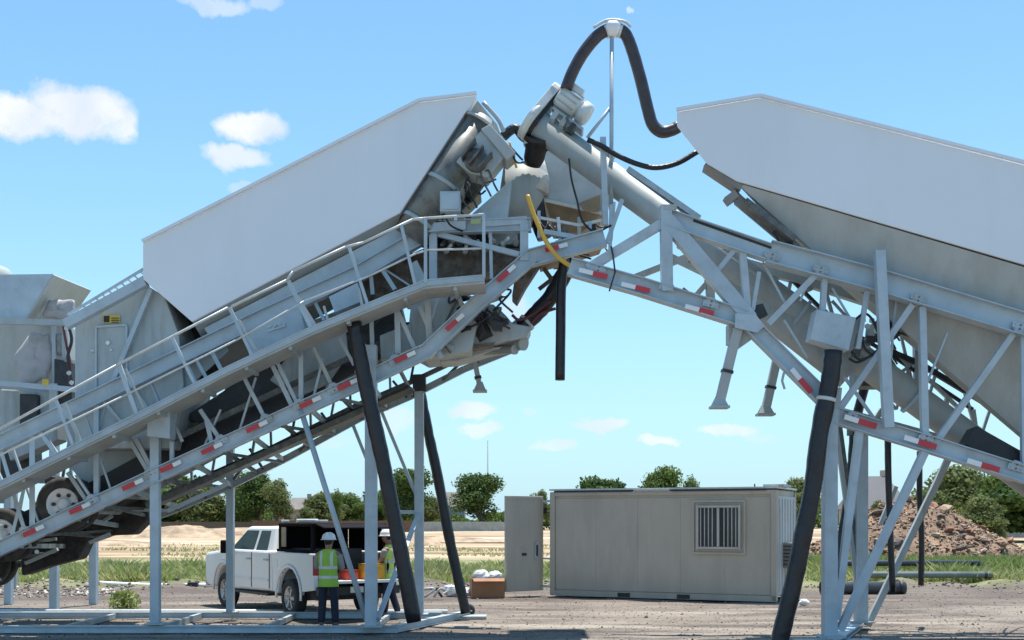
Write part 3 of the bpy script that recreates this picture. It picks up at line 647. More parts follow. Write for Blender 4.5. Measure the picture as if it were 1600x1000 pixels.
# far side of the frame
low_f = [(-40, 905), (120, 853), (265, 800), (355, 762), (450, 715), (562, 654), (640, 620), (725, 577), (812, 542)]
chain(T1, 'far_chord', low_f, 10, LF, kind='i', m=PAINT2)
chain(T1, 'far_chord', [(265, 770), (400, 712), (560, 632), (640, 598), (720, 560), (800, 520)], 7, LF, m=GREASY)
chain(T1, 'far_chord', [(0, 700), (160, 640), (400, 545), (640, 450)], 14, LF, m=PAINT2)
def lerp_path(p, x):
    for (a, b), (c, d) in zip(p[:-1], p[1:]):
        if a <= x <= c: return b + (d - b) * (x - a) / (c - a)
    return p[-1][1]
for i in range(15):           # cross members from rail to rail, seen from below
    x = -20 + i * 46; a = P(x, lerp_path(low, x) + 8, LN)
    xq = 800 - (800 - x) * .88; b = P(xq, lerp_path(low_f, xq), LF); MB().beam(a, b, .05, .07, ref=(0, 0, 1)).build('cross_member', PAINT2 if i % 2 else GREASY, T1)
    if i % 2 == 0 and i < 14:
        x2 = x + 46; c = P(x2, lerp_path(low, x2) + 8, LN); xq = 800 - (800 - x2) * .88; b2 = P(xq, lerp_path(low_f, xq), LF)
        MB().beam(a + Vector((0, .05, -.05)), b2 + Vector((0, 0, -.05)), .05, .05, ref=(0, 0, 1)).build('cross_brace', GREASY, T1)
for i in range(9):
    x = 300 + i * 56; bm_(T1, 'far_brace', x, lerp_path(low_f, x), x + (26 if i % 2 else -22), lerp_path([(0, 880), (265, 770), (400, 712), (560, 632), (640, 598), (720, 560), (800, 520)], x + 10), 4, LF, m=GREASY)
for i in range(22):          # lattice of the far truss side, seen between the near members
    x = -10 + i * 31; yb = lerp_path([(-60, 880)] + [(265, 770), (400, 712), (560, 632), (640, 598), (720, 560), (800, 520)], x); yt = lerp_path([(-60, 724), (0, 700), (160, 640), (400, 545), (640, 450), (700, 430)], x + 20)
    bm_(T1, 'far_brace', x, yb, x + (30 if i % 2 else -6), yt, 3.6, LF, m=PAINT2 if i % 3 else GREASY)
for q in ((20, 700, 60, 815, 3), (130, 640, 175, 770, 3), (175, 600, 150, 690, 3), (232, 590, 262, 660, 3), (290, 560, 318, 620, 3), (345, 640, 318, 700, 3), (400, 590, 372, 680, 3), (450, 520, 475, 580, 3.5), (505, 560, 488, 628, 3.5), (560, 520, 590, 575, 3), (630, 500, 612, 560, 3), (690, 450, 668, 520, 3.5), (705, 446, 745, 470, 3), (600, 420, 640, 446, 3)): bm_(T1, 'truss_rod', *q, (LN[0] + .12, LN[1]), m=PAINT)
bm_(T1, 'axle_strut', 150, 795, 262, 798, 5, LC, m=PAINT2); bm_(T1, 'axle_strut', 262, 798, 356, 756, 6, LC, m=PAINT)

# conveyor belt and dark gear inside the frame
mb = MB(); mb.beam(P(120, 800, LC), P(640, 520, LC), wpx(46, LC), 1.1); cv = mb.build('conveyor_belt', BLACK, T1)
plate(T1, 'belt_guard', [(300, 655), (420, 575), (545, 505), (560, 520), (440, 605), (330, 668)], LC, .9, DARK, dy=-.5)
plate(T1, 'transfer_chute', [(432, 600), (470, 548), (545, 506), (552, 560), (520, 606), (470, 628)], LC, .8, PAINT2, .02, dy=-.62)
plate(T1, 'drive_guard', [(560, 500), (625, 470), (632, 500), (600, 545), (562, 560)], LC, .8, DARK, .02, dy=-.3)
plate(T1, 'pump_frame', [(590, 520), (640, 500), (642, 540), (592, 560)], LN, .5, PAINT2, .02, dy=.3)
mb = MB(); mb.beam(P(250, 690, LN) + Vector((0, .35, 0)), P(540, 556, LN) + Vector((0, .35, 0)), wpx(9, LN), .06); mb.build('belt_skirt', GREASY, cv)
for i in range(11):
    c = P(170 + i * 44, 797 - i * 23.5, LC); MB().cyl(c + Vector((0, -.62, -.02)), c + Vector((0, .6, -.02)), .065, n=10).build('idler_roller', PAINT2, cv)
plate(T1, 'opening_shade', [(252, 452), (300, 500), (345, 535), (350, 580), (285, 612), (262, 600), (268, 500)], LC, 1.0, DARK)  # dark slab put in for the shade of the opening under the bin
plate(T1, 'surge_hopper', [(112, 640), (250, 640), (215, 740), (150, 765), (120, 730)], LC, 1.1, UNDER, .02, dy=-.4)
plate(T1, 'surge_hopper', [(470, 540), (560, 500), (555, 590), (500, 622), (466, 610)], LC, 1.0, UNDER, .02, dy=-.2)
plate(T1, 'surge_hopper', [(640, 462), (700, 450), (745, 500), (735, 545), (660, 555), (632, 540)], LN, 1.4, PAINT2, .02, dy=.35)
plate(T1, 'mixer_housing', [(560, 440), (670, 398), (760, 396), (815, 400), (800, 420), (740, 440), (660, 448), (560, 490)], LC, 1.3, RUST, .02, dy=-.6)
plate(T1, 'hydraulic_tank', [(668, 366), (822, 360), (826, 398), (668, 404)], LC, .8, DARK, .02, dy=-.3); plate(T1, 'manifold_block', [(700, 372), (745, 370), (745, 392), (700, 394)], LC, .3, GREASY, .02, dy=-.6); plate(T1, 'manifold_block', [(768, 376), (806, 372), (808, 392), (770, 396)], LC, .3, PAINT2, .02, dy=-.6)
for i in range(16):
    x, y = 690 + (i % 8) * 16 + random.uniform(-4, 4), 372 + (i // 8) * 14 + random.uniform(-4, 4); c = P(x, y, LN) + Vector((0, .4, 0))
    MB().lathe(c, Vector((random.uniform(-1, 1), -1.5, random.uniform(-.6, 1))), [(0, .05), (.10, .06), (.16, .035), (.3, .03)], 8).build('valve', random.choice((PAINT2, PALE, DARK, GREASY)), T1)
for i in range(12):
    x, y = 560 + random.uniform(0, 220), 0; y = 500 - (x - 560) * .33 + random.uniform(-15, 25)
    tubepx(T1, 'hydraulic_line', [(x, y), (x + 18, y + random.uniform(-8, 12)), (x + 40, y - random.uniform(0, 18))], 4.5, (LN[0] + .5, LN[1]), random.choice((BLACK, DARK, GREASY)), 6, 4)
tubepx(T1, 'muffler', [(612, 545), (650, 528)], 18, LC, DARK, 12, 1); tubepx(T1, 'air_tank', [(590, 545), (640, 520)], 22, (21.2, -.06), GREASY, 14, 1)
# fittings packed under and beside the upper platform
rg = random.Random(12)
for i in range(26):
    x, y = rg.uniform(668, 800), rg.uniform(446, 540); y = max(y, 640 - x * .22 - 10) if x < 700 else y
    if y > 620 - (x - 640) * .92 + 30: continue
    c = P(x, y, LN) + Vector((0, rg.uniform(.2, .5), 0)); 
    if i % 3 == 0: MB().box(c, (rg.uniform(.08, .25), .2, rg.uniform(.08, .22)), Matrix.Rotation(rg.uniform(-.6, .6), 3, 'Y')).build('valve_block', rg.choice((GREASY, PAINT2, DARK, PAINT)), T1, bevel=.01)
    else: MB().tube([c, c + Vector((rg.uniform(-.2, .2), -.05, rg.uniform(-.2, .2))), c + Vector((rg.uniform(-.4, .4), 0, rg.uniform(-.4, .2)))], .02, 6, 4).build('hydraulic_line', rg.choice((BLACK, GREASY, BROWNHOSE)), T1)
for q in ((842, 330, 842, 372, 5), (842, 340, 905, 352, 4), (905, 352, 940, 344, 4), (872, 340, 876, 384, 5), (922, 346, 922, 378, 5), (850, 360, 900, 372, 4)): bm_(T1, 'guard_rail', *q, (LN[0] + .1, LN[1]), m=rg.choice((PAINT, PALE)))
for i in range(16):
    x, y = rg.uniform(842, 948), rg.uniform(338, 392); c = P(x, y, (21.0, -.06))
    if i % 2: MB().box(c, (rg.uniform(.06, .16), .15, rg.uniform(.06, .2)), Matrix.Rotation(rg.uniform(-.6, .6), 3, 'Y')).build('bracket', rg.choice((GREASY, PAINT2, RUST, DARK)), T1)
    else: MB().tube([c, c + Vector((.1, -.05, -.12)), c + Vector((rg.uniform(.1, .4), 0, rg.uniform(-.25, .1)))], .016, 6, 4).build('hydraulic_line', DARK, T1)
for i in range(10):      # hoses and junction pieces round the screw drive under the bin end
    x, y = rg.uniform(690, 795), 0; y = 330 - (x - 690) * .95 + rg.uniform(0, 26); c = P(x, y, LN) + Vector((0, -.25, 0))
    MB().tube([c, c + Vector((rg.uniform(0, .15), -.12, .12)), c + Vector((rg.uniform(.1, .3), -.05, -.1)), c + Vector((rg.uniform(.2, .4), .05, rg.uniform(-.3, .0)))], .018, 6, 4).build('hydraulic_line', rg.choice((BLACK, DARK, GREASY)), T1)
def gusset(parent, x, y, pl, w=30, h=26, ang=0, m=PAINT, dy=-.075):
    c = P(x, y, pl) + Vector((0, dy, 0)); M = Matrix.Rotation(-R(ang), 3, 'Y'); W_, H_ = wpx(w, pl), wpx(h, pl)
    g = MB().prism([c + M @ Vector(p) for p in ((-W_ / 2, 0, -H_ / 2), (W_ / 2, 0, -H_ / 2), (W_ / 2, 0, 0), (W_ * .2, 0, H_ / 2), (-W_ * .2, 0, H_ / 2), (-W_ / 2, 0, 0))], (0, .012, 0)).build('gusset_plate', m, parent)
    for sx in (-.32, 0, .32):
        for sz in (-.3, .1): k = c + M @ Vector((W_ * sx, 0, H_ * sz)); MB().cyl(k, k + Vector((0, -.02, 0)), .015, n=6).build('bolt', PAINT2 if sx else RUST, g)
for x in (40, 145, 236, 346, 416, 468, 522, 618): gusset(T1, x, lerp_path(low, x) - 9, LN, 22, 15, 24.5, PAINT if x % 4 else PAINT2)
# lower head end under the platform
plate(T1, 'head_box', [(742, 486), (772, 486), (800, 515), (830, 520), (822, 536), (760, 548), (725, 545)], LC, 1.0, PAINT2, .02, dy=-.7)
plate(T1, 'deflector', [(716, 552), (790, 546), (808, 546), (770, 552), (716, 568), (690, 570)], LC, .8, PAINT2, dy=-.4); plate(T1, 'worn_lip', [(735, 548), (775, 544), (770, 549), (730, 556)], LC, .5, RUST, dy=-.75)
tubepx(T1, 'head_pulley', [(746, 500), (760, 530)], 24, (21.1, -.06), DARK, 14, 1); tubepx(T1, 'head_motor', [(768, 494), (782, 512)], 22, (20.9, -.06), GREASY, 14, 1); tubepx(T1, 'hydraulic_line', [(752, 486), (748, 500), (756, 515), (748, 530)], 4, (20.7, -.06), BLACK, 6, 4); tubepx(T1, 'hydraulic_line', [(760, 484), (772, 492), (790, 500)], 4, (20.7, -.06), BLACK, 6, 4)
plate(T1, 'belt_scraper', [(806, 430), (838, 405), (846, 415), (822, 452), (808, 478), (800, 470)], LC, .6, RUST, .02, dy=-.5)
plate(T1, 'chute_liner', [(838, 398), (905, 388), (942, 384), (938, 392), (900, 404), (845, 420)], LC, .9, CHUTE, dy=-.6)
chain(T1, 'frame_tie', [(840, 360), (900, 352), (950, 350)], 8, LF); chain(T1, 'frame_tie', [(800, 520), (870, 450), (905, 410)], 7, LF, m=PAINT2)
chain(T1, 'frame_tie', [(850, 362), (905, 372), (940, 366)], 7, LN)
for q in ((850, 420, 866, 442), (842, 452, 868, 432), (880, 398, 900, 412), (905, 340, 905, 372), (872, 345, 872, 372)): bm_(T1, 'bracket', *q, 6, LC, m=random.choice((PAINT2, RUST)))
plate(T1, 'rubber_skirt', [(868, 376), (892, 372), (892, 412), (866, 412)], LC, .5, BLACK)
# jack leg
def jack(parent, x0, y0, x1, y1, w, pl, fx=12):
    j = bm_(parent, 'jack_leg', x0, y0, x1, y1, w, pl, m=UNDER)
    d = (P(x1, y1, pl) - P(x0, y0, pl)); k = P(x0, y0, pl) + d * .55
    MB().beam(k, k + d.normalized() * .05, wpx(w + 3, pl)).build('collar', DARK, j)
    c = P(x1, y1, pl); r = wpx(fx, pl); 
    mb = MB(); mb.loft([[c + Vector((sx * r * q, sy * r * q, z)) for sx, sy in ((-1, -1), (1, -1), (1, 1), (-1, 1))] for q, z in ((.35, .12), (.85, -.05), (1, -.05), (1, -.09))]); mb.build('foot_plate', UNDER, j)
    return j
jack(T1, 742, 566, 750, 606, 8, LF, 11)

# --- walkway with railing
wk = [(-60, 787), (0, 757), (212, 652), (350, 580), (487, 515), (600, 468), (665, 442), (757, 434)]
for a, b in zip(wk[:-1], wk[1:]):
    p, q = P(*a, LW), P(*b, LW); dn = Vector((0, 0, -.05)); w = Vector((0, .88, 0))
    mb = MB(); mb.loft([[p + dn, p + dn + w, p + dn * 2 + w, p + dn * 2], [q + dn, q + dn + w, q + dn * 2 + w, q + dn * 2]]); dk = mb.build('walkway_deck', UNDER, T1)
    MB().ibeam(p, q, .105, .06).build('walkway_channel', PAINT, T1)
    n = max(1, int((q - p).length / .75))
    for i in range(n):
        c = p.lerp(q, (i + .5) / n) + Vector((0, .04, -.12)); MB().beam(c, c + Vector((0, .84, 0)), .06, .06, ref=(0, 0, 1)).build('outrigger', PAINT2, T1)
rl = [(-60, 700), (0, 670), (182, 571), (356, 481)]
def rail(pts, w, nm='handrail'):
    for a, b in zip(pts[:-1], pts[1:]): MB().cyl(P(*a, LW), P(*b, LW), wpx(w, LW) / 2, n=8).build(nm, PALE, T1)
rail(rl, 4.6); rail([(362, 479), (448, 438), (458, 424), (540, 386), (568, 379), (645, 343), (665, 341), (756, 335)], 4.6)
rail([(-60, 742), (0, 711), (195, 618), (372, 530), (475, 471), (575, 432), (650, 396), (668, 391), (756, 388)], 3.4, 'mid_rail')
for q in ((-30, 684, 2, 752), (87, 624, 114, 696), (185, 570, 214, 648), (268, 527, 305, 602), (358, 480, 396, 560), (450, 438, 486, 512), (545, 385, 575, 478), (627, 352, 649, 446), (665, 341, 665, 442), (756, 335, 756, 434), (712, 338, 712, 345)):
    bm_(T1, 'railing_post', *q, 5, LW, kind='a' if q[0] < 600 else 'box')
for q in ((100, 630, 126, 692), (196, 576, 226, 640), (372, 500, 404, 552), (463, 462, 492, 508), (506, 478, 512, 500), (560, 450, 566, 478)): bm_(T1, 'railing_stay', *q, 4, LW, kind='a', m=PAINT2)
# upper platform
bm_(T1, 'platform_post', 677, 352, 677, 440, 12, LN); bm_(T1, 'platform_post', 819, 346, 819, 408, 13, LN); bm_(T1, 'platform_post', 766, 355, 768, 436, 5, LN)
bm_(T1, 'platform_beam', 756, 350, 824, 345, 12, LN); bm_(T1, 'platform_brace', 684, 366, 812, 398, 8, LN)
plate(T1, 'platform_plate', [(668, 352), (728, 348), (728, 362), (668, 366)], LN, .06, PAINT, dy=-.16)
eb = plate(T1, 'switch_box', [(690, 311), (721, 311), (721, 342), (690, 342)], LN, .3, PAINT, .01, dy=-.5)
plate(eb, 'box_door', [(692, 314), (719, 314), (719, 339), (692, 339)], LN, .02, PAINT, dy=-.522)
bm_(T1, 'box_stand', 705, 343, 705, 352, 18, LN, m=PAINT2)
plate(T1, 'caution_tag', [(736, 347), (752, 346), (752, 354), (736, 355)], LN, .02, mat('tag_green', (.42, .46, .2), .5), dy=-.2)

# --- control cabin on the frame
cab = plate(T1, 'control_cabin', [(113, 505), (230, 446), (254, 462), (276, 520), (284, 600), (262, 700), (113, 700)], LN, 1.9, PAINT2, .015, dy=.12)
chain(cab, 'cabin_roof_beam', [(104, 507), (228, 440)], 15, (LN[0] - .1, LN[1]), m=PAINT)
chain(cab, 'roof_rail', [(106, 492), (225, 420)], 4, (LN[0] - .1, LN[1])); chain(cab, 'roof_rail', [(108, 500), (228, 430)], 3, (LN[0] - .1, LN[1]), m=PALE)
for i in range(12): bm_(cab, 'roof_lattice', 110 + i * 10, 490 - i * 5.9, 116 + i * 10, 495 - i * 5.9, 2.4, (LN[0] - .1, LN[1]), m=PALE if i % 2 else PAINT)
dl = (LN[0] + .11, LN[1])
dd = plate(cab, 'cabin_door', [(152, 512), (196, 509), (196, 606), (152, 610)], dl, .02, PAINT2)
for q in ((150, 511, 198, 508, 3), (150, 510, 150, 612, 3), (198, 508, 198, 608, 3)): bm_(dd, 'door_frame', *q[:4], q[4], (LN[0] + .09, LN[1]), .03, PAINT)
bm_(dd, 'door_hinge', 142, 548, 148, 548, 3, (LN[0] + .09, LN[1]), .03, PALE); bm_(dd, 'door_latch', 172, 547, 176, 547, 3, (LN[0] + .09, LN[1]), .03, PALE); bolts(dd, [(169, 536)], (LN[0] + .09, LN[1]), .04, WHT)  # the white disc on the door stands for a sun glint
sg = plate(cab, 'warning_sign', [(162, 493), (188, 493), (188, 505), (162, 505)], dl, .015, SIGNY, dy=-.03)
plate(sg, 'sign_symbol', [(163, 494), (172, 494), (172, 504), (163, 504)], dl, .01, DARK, dy=-.035)
for yy in (497, 500.5, 503.5): bm_(sg, 'sign_lettering', 174, yy, 186, yy, 1.1, (LN[0] + .07, LN[1]), .01, DARK)
bm_(cab, 'cabin_brace', 236, 452, 176, 598, 7, LN, m=PAINT)

# --- lifted axles
def wheel(x, y, pl, far=False):
    c = P(x, y, pl); w = MB(); r = .50
    w.lathe(c + Vector((0, .16, 0)), (0, -1, 0), [(0, .30), (0, .42), (.04, .48), (.09, r), (.25, r), (.30, .48), (.33, .42), (.31, .31), (.27, .29), (.10, .29)], 28)
    o = w.build('tyre', MUD, T1)
    m = MB(); m.lathe(c + Vector((0, .03, 0)), (0, -1, 0), [(0, .20), (.02, .295), (.17, .30), (.20, .285), (.12, .25), (.07, .12), (.13, .11), (.15, .07), (.15, 0)], 24); rm = m.build('rim', RIM, o)
    for i in range(6):
        a = i * math.pi / 3; p = c + Vector((.185 * math.cos(a), -.085, .185 * math.sin(a))); MB().cyl(p + Vector((0, .05, 0)), p + Vector((0, -.02, 0)), .035, n=8).build('hand_hole', DARK, rm)
for x, y in ((102, 788), (4, 836), (-96, 886)):
    wheel(x, y, (LN[0] + .32, LN[1])); c = P(x, y, (LN[0] + .32, LN[1]))
    for dy in (.36, 1.9, 2.26):
        k = c + Vector((0, dy, 0)); w = MB(); w.lathe(k + Vector((0, .16, 0)), (0, -1, 0), [(0, .30), (.0, .42), (.04, .48), (.09, .5), (.25, .5), (.30, .48), (.33, .42), (.31, .3)], 24); w.build('tyre', MUD, T1)
    MB().cyl(c, c + Vector((0, 2.3, 0)), .07, n=10).build('axle', GREASY, T1)
    MB().box(c + Vector((.1, .95, .22)), (.35, .5, .4)).build('spring_pack', DARK, T1)
plate(T1, 'chassis_rail', [(-60, 850), (230, 722), (240, 742), (-60, 880)], LC, .12, DARK, dy=-.5); plate(T1, 'chassis_rail', [(-60, 850), (230, 722), (240, 742), (-60, 880)], LC, .12, DARK, dy=.5)
plate(T1, 'axle_housing', [(150, 800), (240, 770), (245, 812), (222, 835), (150, 838)], LF, .5, MUD, .05, dy=-.6)
plate(T1, 'axle_housing', [(50, 848), (145, 812), (152, 846), (140, 872), (92, 884), (52, 898)], LF, .5, MUD, .05, dy=-.6)
plate(T1, 'mud_guard', [(140, 755), (60, 735), (48, 752), (52, 760), (64, 748), (135, 768)], LC, .7, DARK, dy=-.9)
for q in ((40, 880, 90, 858), (55, 846, 88, 842), (140, 848, 172, 834), (160, 815, 175, 806)): bm_(T1, 'brake_chamber_rod', *q, 5, LC, m=PAINT2)
bolts(T1, [(84, 760), (97, 750), (58, 862)], (LN[0] + .3, LN[1]), .04, PALE)
plate(T1, 'battery_box', [(0, 700), (45, 680), (48, 735), (0, 760)], LC, .6, DARK, .02); plate(T1, 'control_valve_box', [(20, 690), (100, 650), (102, 690), (30, 722)], LC, .5, PAINT2, .02, dy=-.4)

# --- legs
def leg(parent, x, y0, y1, w, pl, nm='support_leg'):
    o = bm_(parent, nm, x, y0, x, y1, w, pl, m=PAINT)
    c = P(x, y1, pl); MB().box((c.x, c.y, c.z + .012), (wpx(w, pl) * 2, wpx(w, pl) * 2, .024)).build('base_plate', PAINT2, o); return o
def gy(Y, z=0): return HOR + (EYE - z) * FL / Y
leg(T1, 243, 640, gy(LN[0] + .6, .14), 14, LN); leg(T1, 580, 540, gy(LN[0] + .13, .14), 18, LN); leg(T1, 360, 600, gy(LF[0] + .7, .12), 11, LF); leg(T1, 655, 600, gy(LF[0] + .2, .12), 14, LF)
plate(T1, 'junction_box', [(241, 648), (276, 644), (276, 688), (241, 684)], LN, .35, PAINT, .01, dy=-.42)
bm_(T1, 'leg_brace', 470, 640, 574, 972, 9, LN, kind='tube'); bm_(T1, 'leg_brace', 595, 640, 652, 778, 5, LF); bm_(T1, 'leg_brace', 552, 665, 580, 735, 5, LF)
bm_(T1, 'leg_brace', 655, 800, 590, 968, 7, LF, pl1=LN); bm_(T1, 'leg_tie', 610, 800, 650, 800, 6, LF)
bm_(T1, 'leg_head', 655, 586, 656, 612, 20, LF, m=DARK)
mb = MB(); mb.beam(P(235, 790, LC), P(575, 640, LC), wpx(9, LC), .5); mb.build('cable_tray', GREASY, T1)
mb = MB(); mb.beam(P(330, 738, LC) + Vector((0, .5, 0)), P(640, 602, LC) + Vector((0, .5, 0)), wpx(5, LC), .8); mb.build('return_belt', DARK, T1)
jack(T1, 0, 820, -10, 900, 8, LN, 9)

# --- skid frame on the ground
T2 = thing('skid_frame', (-6, 22, 0), 'low steel skid frame lying on the yard under the legs of the left trailer', 'skid frame')
yn, yf = LN[0] + .1, LF[0] + .2
for Y, x1, nm in ((yn + .25, 622, 'skid_beam'), (yf + .45, 690, 'skid_beam')):
    MB().ibeam(Vector((-16, Y + .9 * 0, .075)), Vector((G(x1, Y).x, Y, .075)), .13, .12, .02).build(nm, PAINT, T2)
a, b = Vector((G(612, yn).x, yn + .25, .075)), Vector((G(733, 24.3).x, 24.3, .075)); MB().ibeam(a, b, .13, .14).build('end_beam', PAINT, T2)
for x in (90, 243, 410, 580):
    q = G(x, yn + .25); MB().beam(Vector((q.x, q.y, .06)), Vector((q.x, yf + .45, .06)), .08, .10, ref=(0, 0, 1)).build('cross_beam', PAINT2, T2)
MB().box(G(700, 24.0, .03), (1.6, .5, .05)).build('ground_plate', PAINT2, T2)
MB().cyl(Vector((G(-40, 25).x, 25.0, .06)), Vector((G(700, 25).x, 24.9, .06)), .05, n=8).build('side_rail', PALE, T2)

def crumple(parent, name, pts, Y, m):
    q = np.array(pts, float); c = q.mean(0); n = 9; rings = []; r = random.Random(int(c[0]))
    for k in range(6):
        f = k / 5; ring = []
        for i in range(24):
            t = i / 24 * len(q); a, b = q[int(t) % len(q)], q[(int(t) + 1) % len(q)]; p = a + (b - a) * (t % 1); p = c + (p - c) * (math.sin(f * math.pi / 2) * (1 + r.uniform(-.08, .08)) + .01)
            ring.append(P(p[0], p[1], Y) + Vector((0, -.10 * math.cos(f * math.pi / 2) + r.uniform(-.015, .015), 0)))
        rings.append(ring)
    rings.append([v + Vector((0, .1, 0)) for v in rings[-1]])
    return MB().loft(rings, True, True).build(name, m, parent)
# --- aggregate hopper behind, far left
AG = 25.5
T3 = thing('aggregate_hopper', G(40, 26.5), 'grey aggregate hopper standing on posts at the far left behind the trailer', 'hopper')
hb = plate(T3, 'hopper_body', [(-60, 430), (82, 428), (38, 498), (-60, 502)], AG, .06, PAINT)
mb = MB(); A = pol([(82, 428), (38, 498)], AG, 0); B = [P(140, 452, 28.2), P(96, 515, 28.2)]; mb.loft([[A[0], A[1], A[1] + Vector((.03, 0, -.04)), A[0] + Vector((.04, 0, -.03))], [B[0], B[1], B[1] + Vector((.03, 0, -.04)), B[0] + Vector((.04, 0, -.03))]]); mb.build('hopper_side', UNDER, T3)
plate(T3, 'hopper_back', [(-60, 445), (140, 452), (100, 515), (-60, 515)], 28.2, .06, UNDER)
plate(T3, 'lower_hopper', [(-60, 503), (104, 508), (108, 560), (92, 640), (-60, 640)], 26.6, 1.4, UNDER, .02)
for pts in ([(20, 560), (50, 520), (78, 522), (84, 560), (74, 590), (34, 602)], [(66, 495), (76, 470), (112, 468), (116, 486), (100, 500)], [(86, 522), (98, 520), (100, 552), (90, 556)]):
    crumple(T3, 'plastic_sheet', pts, 25.9, mat('dusty_sheet', (.46, .44, .45), .7, 0, .15, 1.5, col2=(.34, .33, .32), mixs=1.5))
for x0 in (-30, 84, 100): bm_(T3, 'side_post', x0, 500, x0 + 3, 640, 6, 25.8, m=PAINT2)
bm_(T3, 'cross_rail', -60, 594, 118, 609, 8, 25.3, m=PAINT); plate(T3, 'yellow_tag', [(66, 592), (75, 593), (75, 602), (66, 601)], 25.2, .02, SIGNY); bm_(T3, 'cross_rail', -60, 500, 108, 505, 9, 25.3, m=PAINT2)
tubepx(T3, 'air_line', [(98, 505), (104, 540), (110, 570), (108, 605)], 4, 25.4, mat('maroon_hose', (.12, .03, .035), .5), 6); tubepx(T3, 'air_line', [(104, 500), (112, 530), (106, 560), (114, 600)], 5, 25.4, DARK, 6)
for (x, y) in ((108, 583), (112, 598), (104, 513)): bolts(T3, [(x, y)], 25.3, .05, PALE)
plate(T3, 'pump_box', [(84, 560), (112, 566), (112, 640), (84, 640)], 25.6, .5, DARK, .03); plate(T3, 'pump_box', [(0, 608), (80, 612), (80, 690), (0, 690)], 25.6, .7, PAINT2, .03)
plate(T3, 'pump_box', [(30, 615), (58, 616), (58, 690), (30, 690)], 25.4, .2, DARK, .03)
for x in (85, -60):
    for Y in (25.6, 28.0):
        p = G(x, 25.6); MB().beam(Vector((p.x, Y, 0)), Vector((p.x, Y, P(x, 600, Y).z)), .17, .17).build('support_post', PAINT, T3)
T3b = thing('storage_silo', G(-60, 33), 'pale silo top just showing above the aggregate hopper at the left picture edge', 'silo')
c = G(-22, 33); zt = EYE + (HOR - 405) / FL * 33
mb = MB(); mb.lathe((c.x - .4, 33, 2.2), (0, 0, 1), [(0, .25), (1.6, 1.15), (zt - 2.7, 1.15), (zt - 2.45, 1.0), (zt - 2.2, .3), (zt - 2.15, 0)], 28); mb.build('silo_body', UNDER, T3b)
for dx, dy in ((-1, -1), (1, -1), (1, 1), (-1, 1)): MB().beam(Vector((c.x - .4 + dx * .85, 33 + dy * .85, 0)), Vector((c.x - .4 + dx * .85, 33 + dy * .85, 4.2)), .14).build('silo_leg', PAINT2, T3b)
MB().cyl((c.x + .2, 33, zt - .2), (c.x + .2, 33, zt + .25), .03, n=6).build('vent_pipe', PALE, T3b)

# ------------------------------------------------------------------ RIGHT PLANT: silo trailer with screw conveyor
RN, RC, RF, RB = (19.7, -.10), (21.1, -.10), (22.4, -.10), (19.5, -.10)
T4 = thing('silo_trailer', G(1350, 21), 'tilted silver grey silo trailer on the right with long screw conveyor', 'plant trailer')
B2 = [(1057, 175), (1187, 153), (1640, 268), (1800, 308), (1800, 474), (1640, 425), (1150, 283), (1104, 256), (1057, 197)]
nr_ = pol(B2, RB, 0); fr_ = [p + Vector((.5, 2.7, 0)) for p in nr_]
for i_, (x_, y_) in ((0, (1185, 262)), (1, (1192, 240)), (6, (1236, 345)), (7, (1200, 305)), (8, (1185, 278))): fr_[i_] = P(x_, y_, RF)
MB().loft([nr_, fr_]).build('silo_body', PANEL, T4, bevel=.02)
mb = MB()
for a, b in (((1057, 175), (1187, 153)), ((1187, 153), (1800, 308))): mb.beam(P(*a, RB) + Vector((0, -.02, .03)), P(*b, RB) + Vector((0, -.02, .03)), .05, .08)
mb.build('silo_rim', PANEL, T4)
nA, nB = P(1150, 283, RB), P(1800, 474, RB); o2 = Vector((0, 2.75, 0)); cA, cB = P(1262, 404, RC), P(1800, 858, RC)
mb = MB(); e = Vector((0, .05, -.004)); mid1, mid2 = nA.lerp(cA, .97), 0
mb.v += [nA + e, nB + e, nB + o2 - e, P(1240, 350, RF), cA, cB]
for f in ((0, 1, 5, 4), (3, 4, 5, 2), (0, 4, 3), (1, 2, 5)): mb.face(f)
hpr = mb.build('silo_hopper', UNDER, T4)
def onface(x, y, lift=.02):        # point on the near slope of the hopper under pixel x, y
    n = (nB - nA).cross(cA - nA).normalized(); o = Vector((0, 0, EYE)); d = P(x, y, 10.0) - o
    t = (nA + e - o).dot(n) / d.dot(n); p = o + d * t; return p - d.normalized() * lift
for a, b in (((1395, 508), (1600, 572)), ((1200, 330), (1600, 440))):      # weld seams
    MB().beam(onface(*a), onface(*b), .035, .02).build('weld_seam', UNDER, hpr)
for q in ([(1504, 530), (1520, 534), (1540, 545), (1550, 556)], [(1562, 562), (1560, 590), (1565, 618)], [(1572, 636), (1585, 640), (1600, 646)], [(1560, 560), (1575, 600), (1590, 640)]):
    MB().tube([onface(*p, .05) for p in q], .022, 6, 4).build('cable', BLACK, hpr)
lp = MB(); lp.loft([[onface(1490, 552, .03), onface(1524, 562, .03), onface(1522, 574, .03), onface(1489, 564, .03)], [onface(1490, 552, .04), onface(1524, 562, .04), onface(1522, 574, .04), onface(1489, 564, .04)]]); dc = lp.build('decal', mat('decal_grey', (.50, .50, .48), .5), hpr)
for i in range(5):
    for y0 in (558, 567): MB().beam(onface(1494 + i * 6, y0 - 2 + i * 1.7, .05), onface(1497 + i * 6, y0 - 1 + i * 1.8, .05), .02, .01).build('lettering', RUST, dc)
